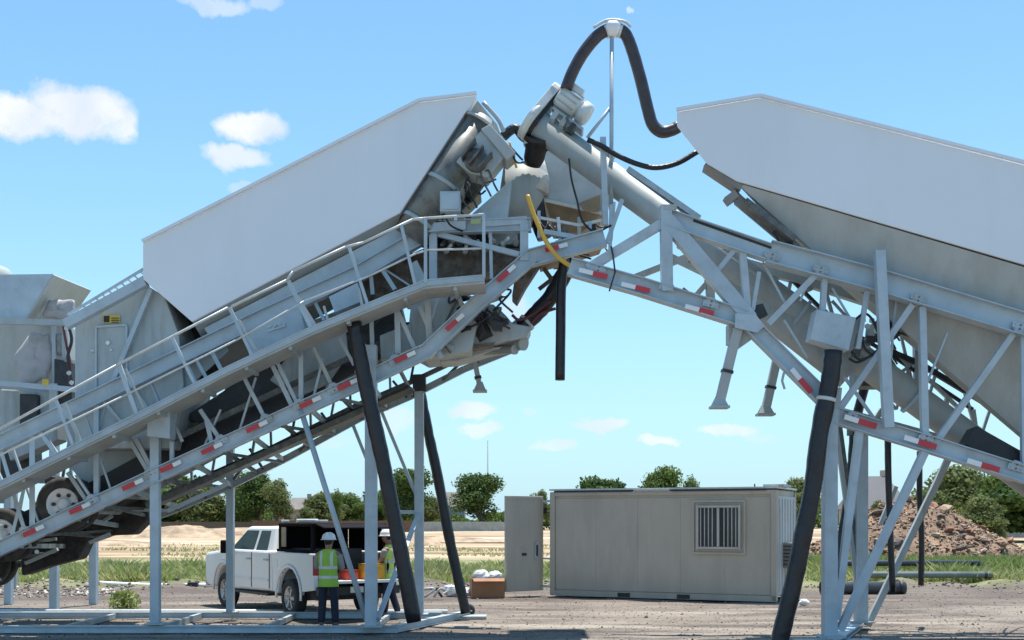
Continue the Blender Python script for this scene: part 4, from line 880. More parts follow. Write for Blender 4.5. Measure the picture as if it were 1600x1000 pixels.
# end flanges of the hopper
bm_(T4, 'end_flange', 1101, 260, 1156, 297, 9, RN, .3, m=mat('flange_grey', (.24, .23, .21), .5)); bm_(T4, 'end_flange', 1162, 318, 1240, 378, 9, RN, .4, m=GREASY); bm_(T4, 'flange_block', 1134, 316, 1150, 304, 12, RN, .25, m=MAT['flange_grey'])
plate(T4, 'flange_gusset', [(1150, 285), (1165, 300), (1250, 372), (1300, 420), (1262, 404), (1152, 312)], RN, .05, UNDER, dy=.25)
plate(T4, 'rubber_flap', [(1222, 388), (1234, 376), (1264, 404), (1258, 408)], RN, .4, DARK); bm_(T4, 'flap_link', 1208, 362, 1222, 384, 2.5, RN, m=DARK)

# --- truss
R1 = [(1040, 340), (1085, 356), (1200, 395), (1370, 440), (1620, 515), (1800, 570)]
chain(T4, 'upper_chord', R1[:3], 26, RN, kind='i'); chain(T4, 'upper_chord', R1[2:], 34, RN, kind='i')
bm_(T4, 'deck_edge', 1083, 345, 1205, 388, 4, RN, m=DARK); bm_(T4, 'shelf_angle', 1130, 388, 1330, 445, 4, RF, m=PALE)
R2 = [(890, 417), (1000, 448), (1165, 500)]
chain(T4, 'lower_chord', R2, 27, RN, kind='i'); bm_(T4, 'lower_chord', 1160, 496, 1296, 632, 24, RN, kind='i')
chain(T4, 'lower_chord', [(1306, 650), (1450, 694), (1620, 748), (1800, 806)], 25, RN, kind='i')
for x, y, a in ((937, 432, -14), (1003, 454, -14), (1102, 489, -15)): tape(T4, x, y, a, RN, -.12, 23, 8, 22, -1)
tape(T4, 1256, 604, -50, RN, -.12, 26, 9, 20, -1)
for x, y in ((1352, 663), (1445, 695), (1543, 731), (1640, 762)): tape(T4, x, y, -17, RN, -.12, 28, 9, 22, -1)
bm_(T4, 'frame_strut', 1042, 345, 1172, 500, 22, RN, .2); bm_(T4, 'frame_post', 1040, 322, 1042, 456, 17, RN, .2); bm_(T4, 'frame_strut', 1034, 350, 918, 420, 14, RN, .15); bm_(T4, 'post_cap', 1046, 322, 1046, 330, 20, RN, m=UNDER)
plate(T4, 'knee_gusset', [(1146, 492), (1178, 494), (1192, 512), (1180, 522), (1146, 514)], RN, .05, PAINT, dy=-.15)
for q in ((1160, 392, 1169, 500, 10), (1186, 425, 1176, 485, 6), (1276, 428, 1200, 506, 9), (1288, 436, 1285, 486, 8), (1355, 455, 1340, 545, 7), (1425, 476, 1308, 645, 9), (1440, 480, 1445, 690, 10), (1582, 522, 1460, 694, 9), (1598, 525, 1600, 740, 8),
          (1760, 575, 1640, 755, 9), (1148, 390, 1112, 434, 7)): bm_(T4, 'truss_brace', *q[:4], q[4], RN, kind='box', m=PAINT)
bm_(T4, 'side_post', 1374, 392, 1388, 668, 15, (RN[0] - .25, RN[1]), .14)
# far truss
for q in ((1108, 405, 1110, 470, 12), (985, 436, 1108, 388, 9), (1045, 400, 1112, 432, 9), (1082, 468, 1152, 388, 8), (1210, 425, 1212, 450, 9), (1240, 420, 1232, 455, 5), (1255, 430, 1265, 455, 10), (1300, 470, 1345, 520, 4), (1285, 480, 1330, 530, 4),
          (1390, 540, 1420, 575, 5), (1395, 590, 1425, 570, 5), (1290, 455, 1300, 490, 5), (1448, 590, 1500, 640, 5), (1480, 620, 1475, 660, 6), (1520, 640, 1525, 675, 6), (1432, 540, 1434, 640, 9), (1378, 640, 1365, 660, 8)):
    bm_(T4, 'far_brace', *q[:4], q[4], RF, m=PAINT2)
chain(T4, 'far_chord', [(905, 455), (1000, 478), (1170, 520)], 12, (RF[0] - .8, RF[1]), m=PAINT2) if 0 else None
chain(T4, 'far_chord', [(1120, 400), (1260, 440), (1400, 485), (1620, 560)], 14, RF, m=PAINT2)
chain(T4, 'far_chord', [(1295, 640), (1400, 668), (1640, 735)], 14, RF, m=PAINT2)
for q in ((1400, 492, 1440, 660), (1440, 660, 1480, 520), (1480, 520, 1530, 690), (1340, 560, 1400, 640), (1400, 640, 1425, 560), (1300, 560, 1350, 500), (1530, 690, 1560, 600)): bm_(T4, 'far_brace', *q, 4, RF, m=PAINT2)
for q in ((1192, 410, 1230, 480, 3), (1250, 470, 1268, 430, 3), (1300, 450, 1330, 500, 3), (1400, 470, 1392, 560, 3), (1320, 590, 1370, 660, 4), (1225, 500, 1262, 560, 3), (1480, 520, 1448, 600, 3)): bm_(T4, 'truss_rod', *q, (RN[0] + .15, RN[1]), m=PAINT)
for i in range(14):
    rq = random.Random(40 + i); c = P(rq.uniform(1335, 1400), rq.uniform(500, 575), (RN[0] + .7, RN[1]))
    if i % 2: MB().box(c, (rq.uniform(.08, .22), .2, rq.uniform(.08, .2)), Matrix.Rotation(rq.uniform(-.6, .6), 3, 'Y')).build('valve_block', rq.choice((GREASY, DARK, PAINT2)), T4)
    else: MB().tube([c, c + Vector((.12, -.05, .1)), c + Vector((rq.uniform(.1, .5), 0, rq.uniform(-.4, .1)))], .018, 6, 4).build('hydraulic_line', DARK, T4)
chain(T4, 'pipe_run', [(1220, 420), (1300, 500), (1400, 560), (1520, 640)], 5, RF, m=DARK); chain(T4, 'pipe_run', [(1380, 545), (1440, 570), (1540, 630)], 8, RF, m=DARK)
for q in ((1075, 398, 1080, 410), (1066, 452, 1074, 458), (1060, 456, 1080, 460)): bm_(T4, 'bracket', *q, 6, RC, m=GREASY)
for x_, y_, an_ in ((935, 420, -15), (1042, 448, -15), (1110, 474, -15), (1204, 404, -17), (1280, 425, -15), (1432, 470, -17), (1590, 514, -17), (1445, 684, -17), (1330, 652, -17), (1585, 728, -17)): gusset(T4, x_, y_, RN, 24, 15, an_ + (180 if y_ < 530 and x_ > 1150 else 0), PAINT if x_ % 4 else PAINT2, dy=-.085)
plate(T4, 'latch_box', [(1175, 478), (1192, 474), (1200, 492), (1186, 498)], RN, .25, DARK)
# --- screw conveyor
a, b = P(842, 196, (20.9, -.05)), P(1640, 776, RC); d = (b - a).normalized(); Lz = (b - a).length
mb = MB(); mb.cyl(a, b, wpx(22.5, 21), n=24); sc = mb.build('screw_conveyor', UNDER, T4)
u, v = P(1122, 413, (21.3, -.1)), P(1335, 578, RC); mb = MB(); mb.cyl(u, v, wpx(34, 21), n=24); mb.build('trough', PAINT2, sc)
for t in (.30, .52, .74): c = a.lerp(b, t); mb = MB(); mb.cyl(c - d * .03, c + d * .03, wpx(27, 21), n=24); mb.build('joint_flange', PAINT, sc)
mb = MB(); nr = Vector((-d.z, 0, d.x)); mb.beam(a.lerp(b, .16) + nr * .27, a.lerp(b, .30) + nr * .31, .1, .3); mb.build('top_cover', PAINT, sc)
MB().beam(a.lerp(b, .09) + nr * .27, a.lerp(b, .13) + nr * .30, .14, .2).build('inspection_hatch', PAINT2, sc)
# head with sheave guard, motor and gearbox
hd = a; nv = Vector((0, 1, 0))
mb = MB(); mb.lathe(hd - d * .18, d, [(0, .0), (0, .36), (.05, .38), (.10, .38), (.11, .28), (.2, .27)], 24); mb.build('head_flange', PALE, sc)
nr = Vector((-d.z, 0, d.x)); yv = Vector((0, 1, 0))
def sheave(t0, th, r0, r1, nm, m):
    c0, c1 = a + d * t0, a + d * t0 + nr * .60; pts = []
    for i in range(13): q = math.pi * i / 12; pts.append(c0 + yv * r0 * math.cos(q) - nr * r0 * math.sin(q))
    for i in range(11): q = math.pi * i / 10; pts.append(c1 - yv * r1 * math.cos(q) + nr * r1 * math.sin(q))
    return MB().prism(pts, d * th).build(nm, m, sc, bevel=.012)
sheave(-.22, .15, .37, .21, 'belt_guard', PALE); sheave(-.065, .07, .30, .15, 'drive_belt', BLACK)
m0 = a + d * .03 + nr * .62 + yv * -.1; md = d; ml = .62
mo = MB(); mo.lathe(m0, md, [(-.08, .04), (-.05, .09), (-.04, .20), (.02, .22), (ml * .62, .22), (ml * .64, .16), (ml * .70, .16), (ml * .72, .215), (ml * .94, .215), (ml, .17), (ml + .02, .08), (ml + .02, 0)], 22); motor = mo.build('drive_motor', PALE, sc)
for q in MB().ring(Vector((0, 0, 0)), md, .222, 12): MB().beam(m0 + q, m0 + md * ml * .58 + q, .018, .03).build('cooling_fin', PAINT2, motor)
MB().box(m0 + md * .16 + nr * .25, (.26, .2, .13), Matrix.Rotation(R(36), 3, 'Y')).build('terminal_box', PALE, motor)
MB().beam(a + nr * .36 + d * .05, a + nr * .36 + d * .72, .05, .36).build('motor_plate', PAINT2, sc)
for (x, y) in ((866, 184), (880, 194), (893, 203)): MB().box(P(x, y, (20.6, -.05)), (.09, .3, .16), Matrix.Rotation(R(35), 3, 'Y')).build('motor_mount', DARK if x % 2 else PAINT2, sc)
MB().tube([P(886, 183, (20.4, 0)), P(888, 196, (20.4, 0)), P(884, 206, (20.6, 0))], .03, 6, 4).build('cable', GREASY, motor)
bt = MB(); bt.lathe(P(832, 258, (21.2, -.05)), P(842, 212, (20.9, -.05)) - P(832, 258, (21.2, -.05)), [(0, .15), (.12, .19), (.3, .2), (.34, .23), (.42, .23), (.45, .27), (.55, .27)], 18); boot = bt.build('rubber_boot', BLACK, sc)
MB().lathe(P(837, 230, (21, -.05)), (0.15, 0, 1), [(0, .225), (.04, .235), (.06, .225)], 18).build('boot_strap', PALE, boot)
# mast that carries the arch hose
bm_(T4, 'hose_mast', 956, 48, 955, 330, 6.5, (20.6, 0), kind='tube', m=PAINT); bm_(T4, 'mast_stay', 956, 165, 918, 215, 5.5, (20.6, 0), kind='tube', m=PAINT)
for q in ((942, 215, 946, 352, 9), (955, 320, 953, 400, 5), (972, 312, 948, 380, 7), (960, 316, 955, 376, 4)): bm_(T4, 'mast_brace', *q[:4], q[4], (20.4, 0), m=PAINT)
chain(T4, 'drain_wire', [(955, 385), (958, 400), (961, 425), (952, 455)], 2.5, (19.4, 0), m=DARK)
# boxes and motor near the knee
jb = plate(T4, 'junction_box', [(1276, 483), (1338, 496), (1326, 548), (1266, 530)], (RN[0] - .15, RN[1]), .35, PAINT, .01)
plate(jb, 'box_side', [(1338, 496), (1345, 494), (1333, 546), (1326, 548)], (RN[0] + .12, RN[1]), .1, UNDER)
MB().lathe(P(1372, 520, RC), Vector((.4, -1, .2)), [(0, .2), (.3, .24), (.5, .2), (.6, .1)], 16).build('rotary_valve', DARK, T4)
for x, y in ((1348, 501), (1362, 501), (1369, 517), (1355, 510)): bolts(T4, [(x, y)], (RN[0] + .2, RN[1]), .05, PALE)
for q in ([(1335, 500), (1350, 490), (1362, 498), (1372, 520)], [(1326, 560), (1340, 566), (1360, 556), (1378, 540)], [(1345, 520), (1352, 545), (1370, 560)], [(1330, 550), (1345, 562), (1372, 548), (1380, 530)]): tubepx(T4, 'cable', q, 4, RN, BLACK, 6)
plate(T4, 'tail_shroud', [(1350, 560), (1395, 545), (1430, 600), (1350, 600)], RC, .6, GREASY, dy=.3)
mb = MB(); mb.beam(P(1525, 680, RN) + Vector((0, .4, 0)), P(1720, 790, RN) + Vector((0, .4, 0)), wpx(32, RN), .5); mb.build('belt_cover', BLACK, T4)
mb = MB(); mb.beam(P(1470, 690, RN) + Vector((0, .5, 0)), P(1610, 740, RN) + Vector((0, .5, 0)), wpx(20, RN), .5); mb.build('tail_trough', PAINT2, T4)
jack(T4, 1152, 515, 1124, 630, 14, RN, 14); jack(T4, 1215, 556, 1196, 642, 12, (RN[0] + 2.0, RN[1]), 13)
plate(T4, 'jack_bracket', [(1140, 505), (1182, 512), (1178, 528), (1158, 542), (1140, 535)], RN, .3, UNDER, dy=.05)
chain(T4, 'drain_wire', [(1225, 582), (1222, 595), (1226, 608)], 3, RN, m=PAINT2)
# tail wheels of this trailer stand outside the picture; legs and struts
leg(T4, 1296, 640, gy(19.2, .1), 20, RN); leg(T4, 1345, 668, gy(21.9, .1), 17, RF)
bm_(T4, 'leg_head', 1343, 660, 1343, 680, 30, RF, m=DARK); bm_(T4, 'leg_sleeve', 1304, 606, 1298, 672, 18, RN, m=PAINT2)
for q in ((1312, 985, 1445, 705, 11), ): bm_(T4, 'leg_brace', *q[:4], q[4], RN, m=PAINT)
bm_(T4, 'leg_brace', 1355, 978, 1482, 716, 9, RF, m=PAINT2); bm_(T4, 'leg_brace', 1343, 672, 1306, 968, 11, RN, m=PAINT); bm_(T4, 'leg_brace', 1304, 655, 1342, 930, 6, RF, m=PAINT2); bm_(T4, 'leg_brace', 1312, 660, 1350, 945, 5, RF, m=GREASY)
bm_(T4, 'side_brace', 1375, 820, 1400, 760, 6, RF, m=PAINT2)
# lower end legs beyond the right edge
leg(T4, 1760, 790, gy(18.2, .0), 20, RN); leg(T4, 1760, 780, gy(20.6, 0), 17, RF)
T5 = thing('skid_frame', (7.5, 20.5, 0), 'steel skid frame under the two legs of the right trailer at the bottom edge', 'skid frame')
p, q = P(1296, 990, RN), P(1345, 980, RF)
MB().ibeam(Vector((p.x, p.y - .3, .06)), Vector((q.x, q.y + .2, .06)), .1, .22, ref=(1, 0, 0)).build('skid_beam', PAINT, T5)
MB().box((p.x + .1, p.y, .02), (1.3, .7, .035)).build('ground_plate', PAINT2, T5)

# ------------------------------------------------------------------ hoses (each hangs free: things of their own)
def hose(name, pts, w, pl, lab, m=HOSE, n=12, wob=.04, cat='hose', ends=None, group=None, bands=(), sub=6):
    q = [P(p[0], p[1], p[2] if len(p) > 2 else pl) for p in pts]
    root = thing(name, q[-1] if q[-1].z < q[0].z else q[0], lab, cat, group)
    MB().tube(q, wpx(w, pl) / 2, n, sub, wob, seed=len(lab)).build('hose_body', m, root)
    for i, t in bands:
        c = q[i].lerp(q[i + 1], t); d = (q[i + 1] - q[i]).normalized(); MB().cyl(c - d * .03, c + d * .03, wpx(w, pl) / 2 * 1.12, n=n).build('clamp', PALE if m is not BLACK else DARK, root)
    return root
h = hose('arch_hose', [(884, 140), (895, 112), (912, 82), (935, 55), (957, 45), (974, 50), (985, 70), (1000, 120), (1012, 170), (1020, 195), (1034, 206), (1050, 203), (1060, 198)], 19, (20.6, 0),
         'thick brown black hose arching over the mast top between the two trailers', BROWNHOSE, 14, .015, bands=((3, .6), (4, .7)))
c = P(957, 45, (20.6, 0)); MB().lathe(c + Vector((-.12, 0, 0)), (1, 0, 0), [(0, .13), (.05, .15), (.19, .15), (.25, .13)], 14).build('white_coupling', BAG, h); MB().tube([c + Vector((-.35, -.05, 0)), c + Vector((-.1, -.08, .12)), c + Vector((.2, -.08, .10)), c + Vector((.33, -.04, .02))], .025, 6, 4).build('strap', PALE, h)
hose('sagging_cable', [(918, 218), (940, 228), (965, 243), (995, 256), (1025, 262), (1058, 255), (1090, 237)], 8.5, (20.3, 0), 'thin black cable sagging from the screw conveyor to the tip of the right silo', BLACK, 8, 0)
hose('hanging_hose', [(882, 405), (877, 450), (876, 520), (875, 594)], 15.5, (20.8, 0), 'straight black hose hanging free with open lower end in the gap between the trailers', HOSE, 12, .01)
hose('elbow_hose', [(902, 408), (884, 425), (862, 462), (835, 493), (806, 520)], 26, (21.4, 0), 'thick black hose slanting down left into the grey outlets below the walkway', HOSE, 14, .06, bands=((3, .4),))
e2 = thing('pipe_outlets', P(790, 530, (21.6, 0)), 'pair of grey pipe ends joined to the thick slanting black hose', 'pipe outlets')
for (x0, y0, x1, y1, r) in ((812, 512, 786, 530, 14), (820, 536, 780, 534, 12), (806, 546, 770, 548, 8)): 
    A_, B_ = P(x0, y0, (21.3, 0)), P(x1, y1, (21.6, 0)); MB().lathe(A_, B_ - A_, [(0, wpx(r, 21)), (.06, wpx(r, 21)), (.06, wpx(r, 21) * .85), ((B_ - A_).length + .2, wpx(r, 21) * .85)], 16).build('outlet', UNDER, e2)
for q in ([(860, 470), (835, 490), (812, 500), (800, 492)], [(868, 482), (846, 490), (830, 505)], [(775, 505), (760, 498), (772, 482), (786, 492), (800, 508)]):
    tubepx(e2, 'red_line', [(x, y, (21.2, 0)) for x, y in q], 5, 21.2, mat('maroon_hose', (.12, .03, .035)), 6)
hose('yellow_hose', [(824, 305), (832, 330), (844, 358), (855, 380), (872, 402), (898, 420)], 7.2, (20.1, 0), 'yellow hose curving down in front of the batcher between the two trailers', YEL, 8, 0)
hose('leaning_hose', [(553, 505), (563, 560), (578, 630), (598, 720), (614, 800), (630, 880), (647, 972)], 24, (20.1, 0), 'thick black hose leaning in front of the left steel legs, nearest the workers', HOSE, 14, .05)
hose('leaning_hose', [(656, 610), (668, 670), (684, 745), (702, 840), (716, 905), (728, 958)], 16, (23.6, 0), 'thinner black hose leaning right behind the left steel legs', HOSE, 12, .06)
hose('leaning_hose', [(1302, 548), (1296, 600), (1280, 680), (1270, 760), (1254, 840), (1240, 910), (1222, 985), (1214, 1020)], 28, (18.9, 0), 'thickest black hose leaning left past the end of the container', HOSE, 14, .05, bands=((1, .3),))
hose('leaning_hose', [(1352, 600), (1336, 665), (1332, 720), (1322, 800), (1310, 870), (1302, 930), (1288, 985)], 15, (22.3, 0), 'black hose running down between the two right steel legs', HOSE, 12, .06)
hose('drop_hose', [(1387, 668), (1388, 740), (1391, 830), (1395, 925)], 10, (20.0, 0), 'straight thin black hose dropping from the right frame, left of two', HOSE, 10, .03, bands=((0, .08),))
hose('drop_hose', [(1437, 705), (1437, 770), (1440, 840), (1439, 915)], 9, (22.2, 0), 'straight thin black hose dropping in front of the rubble heap, right of two', HOSE, 10, .03)

# ------------------------------------------------------------------ office container
CP = mat('container_paint', (.47, .43, .36), .6, 0, .05, .8, col2=(.39, .355, .30), mixs=1.5, mixlo=.45, mixhi=.75, streak=(1.5, 1.5, .3), bump=.05, bscale=8)
CE = mat('container_end', (.48, .50, .50), .5, 0, .06, 1)
def loc_frame(o, u, v):
    o, u, v = Vector(o), Vector(u).normalized(), Vector(v).normalized(); w = Vector((0, 0, 1))
    f = lambda x, y, z: o + u * x + v * y + w * z
    M = Matrix((u, v, w)).transposed(); return f, M
A0, B0 = G(860, 31.0), G(1213, 28.45); CL = (B0 - A0).length; uu = (B0 - A0) / CL; vv = Vector((-uu.y, uu.x, 0))
cf, CM = loc_frame(A0, uu, vv)
T6 = thing('office_container', cf(CL / 2, 1.22, 0), 'beige grey site office container with barred window standing in the middle of the yard', 'container')
def cbox(name, x, y, z, dx, dy, dz, m, parent=T6, bevel=0, label=None): return MB().box(cf(x, y, z), (dx, dy, dz), CM).build(name, m, parent, label, bevel)
H = 2.72
cbox('container_shell', CL / 2, 1.22, .12 + H / 2, CL - .06, 2.36, H - .1, CP)
npan = 5
for i in range(npan):
    w = (CL - .28) / npan; cbox('wall_panel', .14 + w * (i + .5), .026, .14 + (H - .24) / 2 + .02, w - .004, .006, H - .30, CP)
for x in (.06, CL - .06): cbox('corner_post', x, .06, H / 2 + .04, .14, .16, H + .02, CP, bevel=.01)
for x in (.06, CL - .06): cbox('corner_post', x, 2.38, H / 2 + .04, .14, .14, H + .02, CP, bevel=.01)
bf = cbox('bottom_rail', CL / 2, .045, .09, CL, .13, .15, CP)
for x in (CL * .345, CL * .61): cbox('forklift_pocket', x, -.022, .085, .34, .012, .11, DARK, bf)
cbox('bottom_rail', CL / 2, 2.38, .09, CL, .12, .15, CP)
cbox('top_rail', CL / 2, .05, H + .02, CL, .12, .10, CP); cbox('roof_sheet', CL / 2, 1.22, H + .13, CL + .06, 2.46, .045, PALE)
cbox('roof_gap', CL * .20, .03, H + .082, CL * .36, .14, .05, DARK); cbox('roof_gap', CL * .76, .03, H + .082, CL * .40, .14, .05, DARK); cbox('roof_batten', CL * .47, .02, H + .085, CL * .16, .13, .04, UNDER)
cbox('roof_batten', CL - .1, .6, H + .18, .5, 1.0, .06, PAINT2)
for (x, z) in ((.62, 2.85), (.9, 2.85)): cbox('roof_bracket', CL * x, .3, H + .19, .03, .03, .08, DARK)
WFR = mat('window_frame_paint', (.50, .49, .45), .5)
wx = CL * (1124 - 860) / (1213 - 860) + .08; wz = 1.86
fr = cbox('window', wx, -.01, wz, 1.12, .05, 1.10, CP)
cbox('pane', wx, -.042, wz, 1.0, .012, .98, GLASSD, fr)
for s in (-1, 1): cbox('window_frame', wx + s * .54, -.055, wz, .05, .05, 1.12, WFR, fr); cbox('window_frame', wx, -.055, wz + s * .52, 1.02, .05, .05, WFR, fr)
cbox('window_frame', wx, -.055, wz, .06, .05, .97, WFR, fr)
for i in range(10):
    if i in (): continue
    x = -.45 + i * .1
    if abs(x) < .05: continue
    cbox('window_bar', wx + x, -.058, wz, .022, .02, .97, WFR, fr)
cbox('window_trim', wx, -.012, wz - .66, 1.36, .02, .05, CP); cbox('window_trim', wx, -.012, wz + .66, 1.36, .02, .05, CP)
for s in (-1, 1): cbox('window_trim', wx + s * .66, -.012, wz, .05, .022, 1.28, CP)
ew = cbox('end_wall', CL - .012, 1.22, .14 + (H - .2) / 2, .04, 2.1, H - .24, CE); 
for i in range(6): cbox('end_rib', CL + .012, .35 + i * .35, .2 + (H - .3) / 2, .03, .14, H - .4, CE, ew)
ac = cbox('air_conditioner', CL + .22, 1.05, 1.15, .40, .8, .62, mat('ac_grey', (.22, .20, .18), .6)); 
for i in range(6): cbox('louvre', CL + .22, .642, .93 + i * .09, .36, .02, .03, DARK, ac)
cbox('conduit', CL + .03, .35, 1.9, .03, .03, .9, PALE)
# the swung out door leaf at the left end
dA, dB = G(789, 30.6), G(848, 31.35); du = (dB - dA).normalized(); df, DM = loc_frame(dA, du, (-du.y, du.x, 0)); DW = (dB - dA).length
dl = MB().box(df(DW / 2, 0, .13 + 1.28), (DW, .06, 2.56), DM).build('door', CP, T6, 'open door leaf swung out flat', .01)
for x in (.05, DW - .05): MB().box(df(x, -.035, 1.41), (.06, .03, 2.5), DM).build('door_rim', CP, dl)
for z in (.18, 2.64): MB().box(df(DW / 2, -.036, z), (DW - .16, .03, .06), DM).build('door_rim', CP, dl)
MB().box(df(DW * .80, -.05, 1.22), (.12, .05, .46), DM).build('lock_box', PAINT2, dl); MB().box(df(DW * .80, -.08, 1.22), (.05, .03, .30), DM).build('lock_handle', DARK, dl)
MB().box(df(DW * .48, -.045, 1.12), (.14, .03, .07), DM).build('door_plate', DARK, dl); MB().box(df(DW * .48, -.04, 1.3), (.22, .02, .03), DM).build('door_plate', PAINT2, dl)
for z in (.25, 1.0, 1.9, 2.55):
    a, b = df(DW, 0, z), cf(.0, .05, z); MB().beam(a, b, .05, .05, ref=(0, 0, 1)).build('hinge', DARK if z == 1.9 else PALE, dl)
MB().box(df(DW + .05, .02, 2.3), (.14, .1, .16), DM).build('hinge_block', DARK, dl)

# ------------------------------------------------------------------ pickup
TPW = mat('truck_white', (.86, .86, .86), .35, 0, .02, coat=.3); TPB = mat('truck_black', (.012, .010, .012), .8, 0, .1, spec=.08); TIRE = mat('tyre', (.03, .03, .03), .8, 0, .2, 8)
CHR = mat('chrome_rim', (.42, .42, .43), .3, .8, .05); TG = mat('tinted_glass', (.05, .09, .09), .06, 0, .1); TAIL = mat('tail_light', (.35, .02, .03), .2)
ph = R(54); hd_ = Vector((-math.cos(ph), math.sin(ph), 0)); lf = Vector((-math.sin(ph), -math.cos(ph), 0)); HW = .98
org = Vector((-3.99, 23.2, 0)) - lf * HW
kf, KM = loc_frame(org, hd_, lf)
T7 = thing('pickup_truck', kf(2.8, 0, 0), 'white crew cab pickup with black open bed canopy parked beyond the left legs', 'pickup')
def arc(cx, cz, r, a0=180, a1=0, n=10): return [(cx + r * math.cos(R(a0 + (a1 - a0) * i / n)), cz + r * math.sin(R(a0 + (a1 - a0) * i / n))) for i in range(n + 1)]
def kprism(name, prof, y0, y1, m, parent=T7, bevel=0, label=None): return MB().prism([kf(x, y0, z) for x, z in prof], lf * (y1 - y0)).build(name, m, parent, label, bevel)
def kbox(name, x, y, z, dx, dy, dz, m, parent=T7, bevel=0): return MB().box(kf(x, y, z), (dx, dy, dz), KM).build(name, m, parent, None, bevel)
FW, RW = 4.72, 1.18
prof = [(2.02, .50), (FW - .60, .46)] + arc(FW, .46, .53) + [(5.68, .48), (5.88, .56), (5.91, 1.16), (5.82, 1.26), (4.62, 1.36), (4.45, 1.38), (2.02, 1.38)]
body = kprism('body', prof, -HW, HW, TPW, bevel=.065)
for s in (-1, 1):
    y0, y1 = (HW - .10, HW) if s > 0 else (-HW, -HW + .10)
    bs = kprism('bed_side', [(0, .62), (RW - .58, .56)] + arc(RW, .48, .55) + [(1.98, .52), (1.98, 1.36), (0, 1.36)], y0, y1, TPW, bevel=.045)
    # flared arch lips
    for cx in (RW, FW):
        mb = MB(); pr = arc(cx, .47, .56, 188, -8, 14)
        mb.loft([[kf(x + (x - cx) * .0, s * (HW - .01), z), kf(cx + (x - cx) * 1.07, s * (HW + .035), .47 + (z - .47) * 1.07), kf(cx + (x - cx) * 1.17, s * (HW + .012), .47 + (z - .47) * 1.17), kf(cx + (x - cx) * 1.10, s * (HW - .01), .47 + (z - .47) * 1.10)] for x, z in pr], True, True)
        mb.build('wheel_arch', TPW, T7)
kbox('bed_floor', 1.0, 0, .70, 1.96, 1.74, .06, TPB); kbox('bed_front', 1.97, 0, 1.02, .06, 1.76, .66, TPW); kbox('underbody', 2.9, 0, .50, 5.2, 1.5, .22, DARK)
# cab
zb, zt_ = 1.32, 1.90; bx = (2.06, 4.55); tx = (2.28, 3.78); by, ty = .93, .74
mb = MB(); mb.loft([[kf(bx[0], -by, zb), kf(bx[1], -by, zb), kf(bx[1], by, zb), kf(bx[0], by, zb)], [kf(tx[0], -ty, zt_), kf(tx[1], -ty, zt_), kf(tx[1], ty, zt_), kf(tx[0], ty, zt_)]]); cab7 = mb.build('cab', TPW, T7, bevel=.06)
def side(x, v, s=1, lift=.012):      # point on the cab side: x along the belt line, v 0..1 up
    y = by + (ty - by) * v; a0 = bx[0] + (tx[0] - bx[0]) * v; a1 = bx[1] + (tx[1] - bx[1]) * v; X = min(max(x, a0), a1)
    return kf(X, s * (y + lift), zb + (zt_ - zb) * v)
def sideplate(name, pts, m, s=1, lift=.004, par=None):
    A = [side(x, v, s, lift) for x, v in pts]; B = [side(x, v, s, lift + .012) for x, v in pts]; return MB().loft([A, B]).build(name, m, par or T7)
for s in (1, -1):
    sideplate('window', [(2.40, .10), (2.98, .10), (2.98, .84), (2.50, .84)], TG, s, par=cab7)
    sideplate('window', [(3.14, .10), (4.30, .10), (4.28, .22), (3.78, .84), (3.14, .84)], TG, s, par=cab7)
    sideplate('window_seal', [(2.36, .02), (4.42, .02), (4.42, .07), (2.36, .07)], DARK, s, par=cab7)
def lerp3(p, q, t): return p + (q - p) * t
def endplate(name, xb, xt, m, sgn, v0=.12, v1=.86, k=.88):
    A = []
    for y, v in ((-1, v0), (1, v0), (1, v1), (-1, v1)): A.append(kf(xb + (xt - xb) * v + sgn * .012, y * k * (by + (ty - by) * v), zb + (zt_ - zb) * v))
    MB().prism(A, hd_ * sgn * .012).build(name, m, cab7)
endplate('windscreen', bx[1], tx[1], TG, 1); endplate('rear_window', bx[0], tx[0], TG, -1)
# doors, handles, mouldings, mirrors, lights
for s in (1, -1):
    for x0, x1 in ((2.14, 3.05), (3.09, 4.12)):
        d_ = MB(); pr = [(x0, .56), (x1, .56), (x1, 1.33), (x0, 1.33)]
        dr = MB().prism([kf(x, s * HW, z) for x, z in pr], lf * s * .012).build('door', TPW, T7)
        MB().beam(kf(x0, s * (HW + .008), .56), kf(x0, s * (HW + .008), 1.33), .012, .02).build('door_gap', DARK, dr)
        MB().box(kf(x0 + .14, s * (HW + .03), 1.18), (.20, .03, .035), KM).build('handle', CHR, dr)
        MB().box(kf((x0 + x1) / 2, s * (HW + .02), .74), ((x1 - x0) - .06, .02, .05), KM).build('moulding', BAG, dr)
        MB().box(kf((x0 + x1) / 2, s * (HW + .016), 1.26), ((x1 - x0) - .04, .012, .012), KM).build('crease', TPW, dr)
    mr = MB().box(kf(4.20, s * (HW + .17), 1.43), (.10, .22, .30), KM).build('mirror', TPB, T7, bevel=.03); MB().beam(kf(4.2, s * (HW - .05), 1.36), kf(4.2, s * (HW + .1), 1.40), .05).build('mirror_arm', TPB, mr)
    kbox('running_board', 3.05, s * (HW - .02), .43, 1.9, .16, .05, DARK)
    kbox('tail_light', .015, s * (HW - .06), 1.12, .05, .14, .40, TAIL, bevel=.01); kbox('headlight', 5.80, s * .72, .98, .14, .4, .2, mat('lamp_glass', (.6, .62, .64), .1))
    kbox('fuel_flap', 1.82, s * (HW + .004), 1.12, .16, .01, .16, TPW) if s > 0 else None
kbox('grille', 5.87, 0, .90, .06, 1.0, .34, TPB); kbox('front_bumper', 5.88, 0, .58, .16, 1.9, .24, CHR, bevel=.03); kbox('rear_bumper', -.08, 0, .60, .18, 1.86, .18, DARK, bevel=.02); kbox('tow_hitch', -.16, 0, .45, .3, .12, .1, DARK)
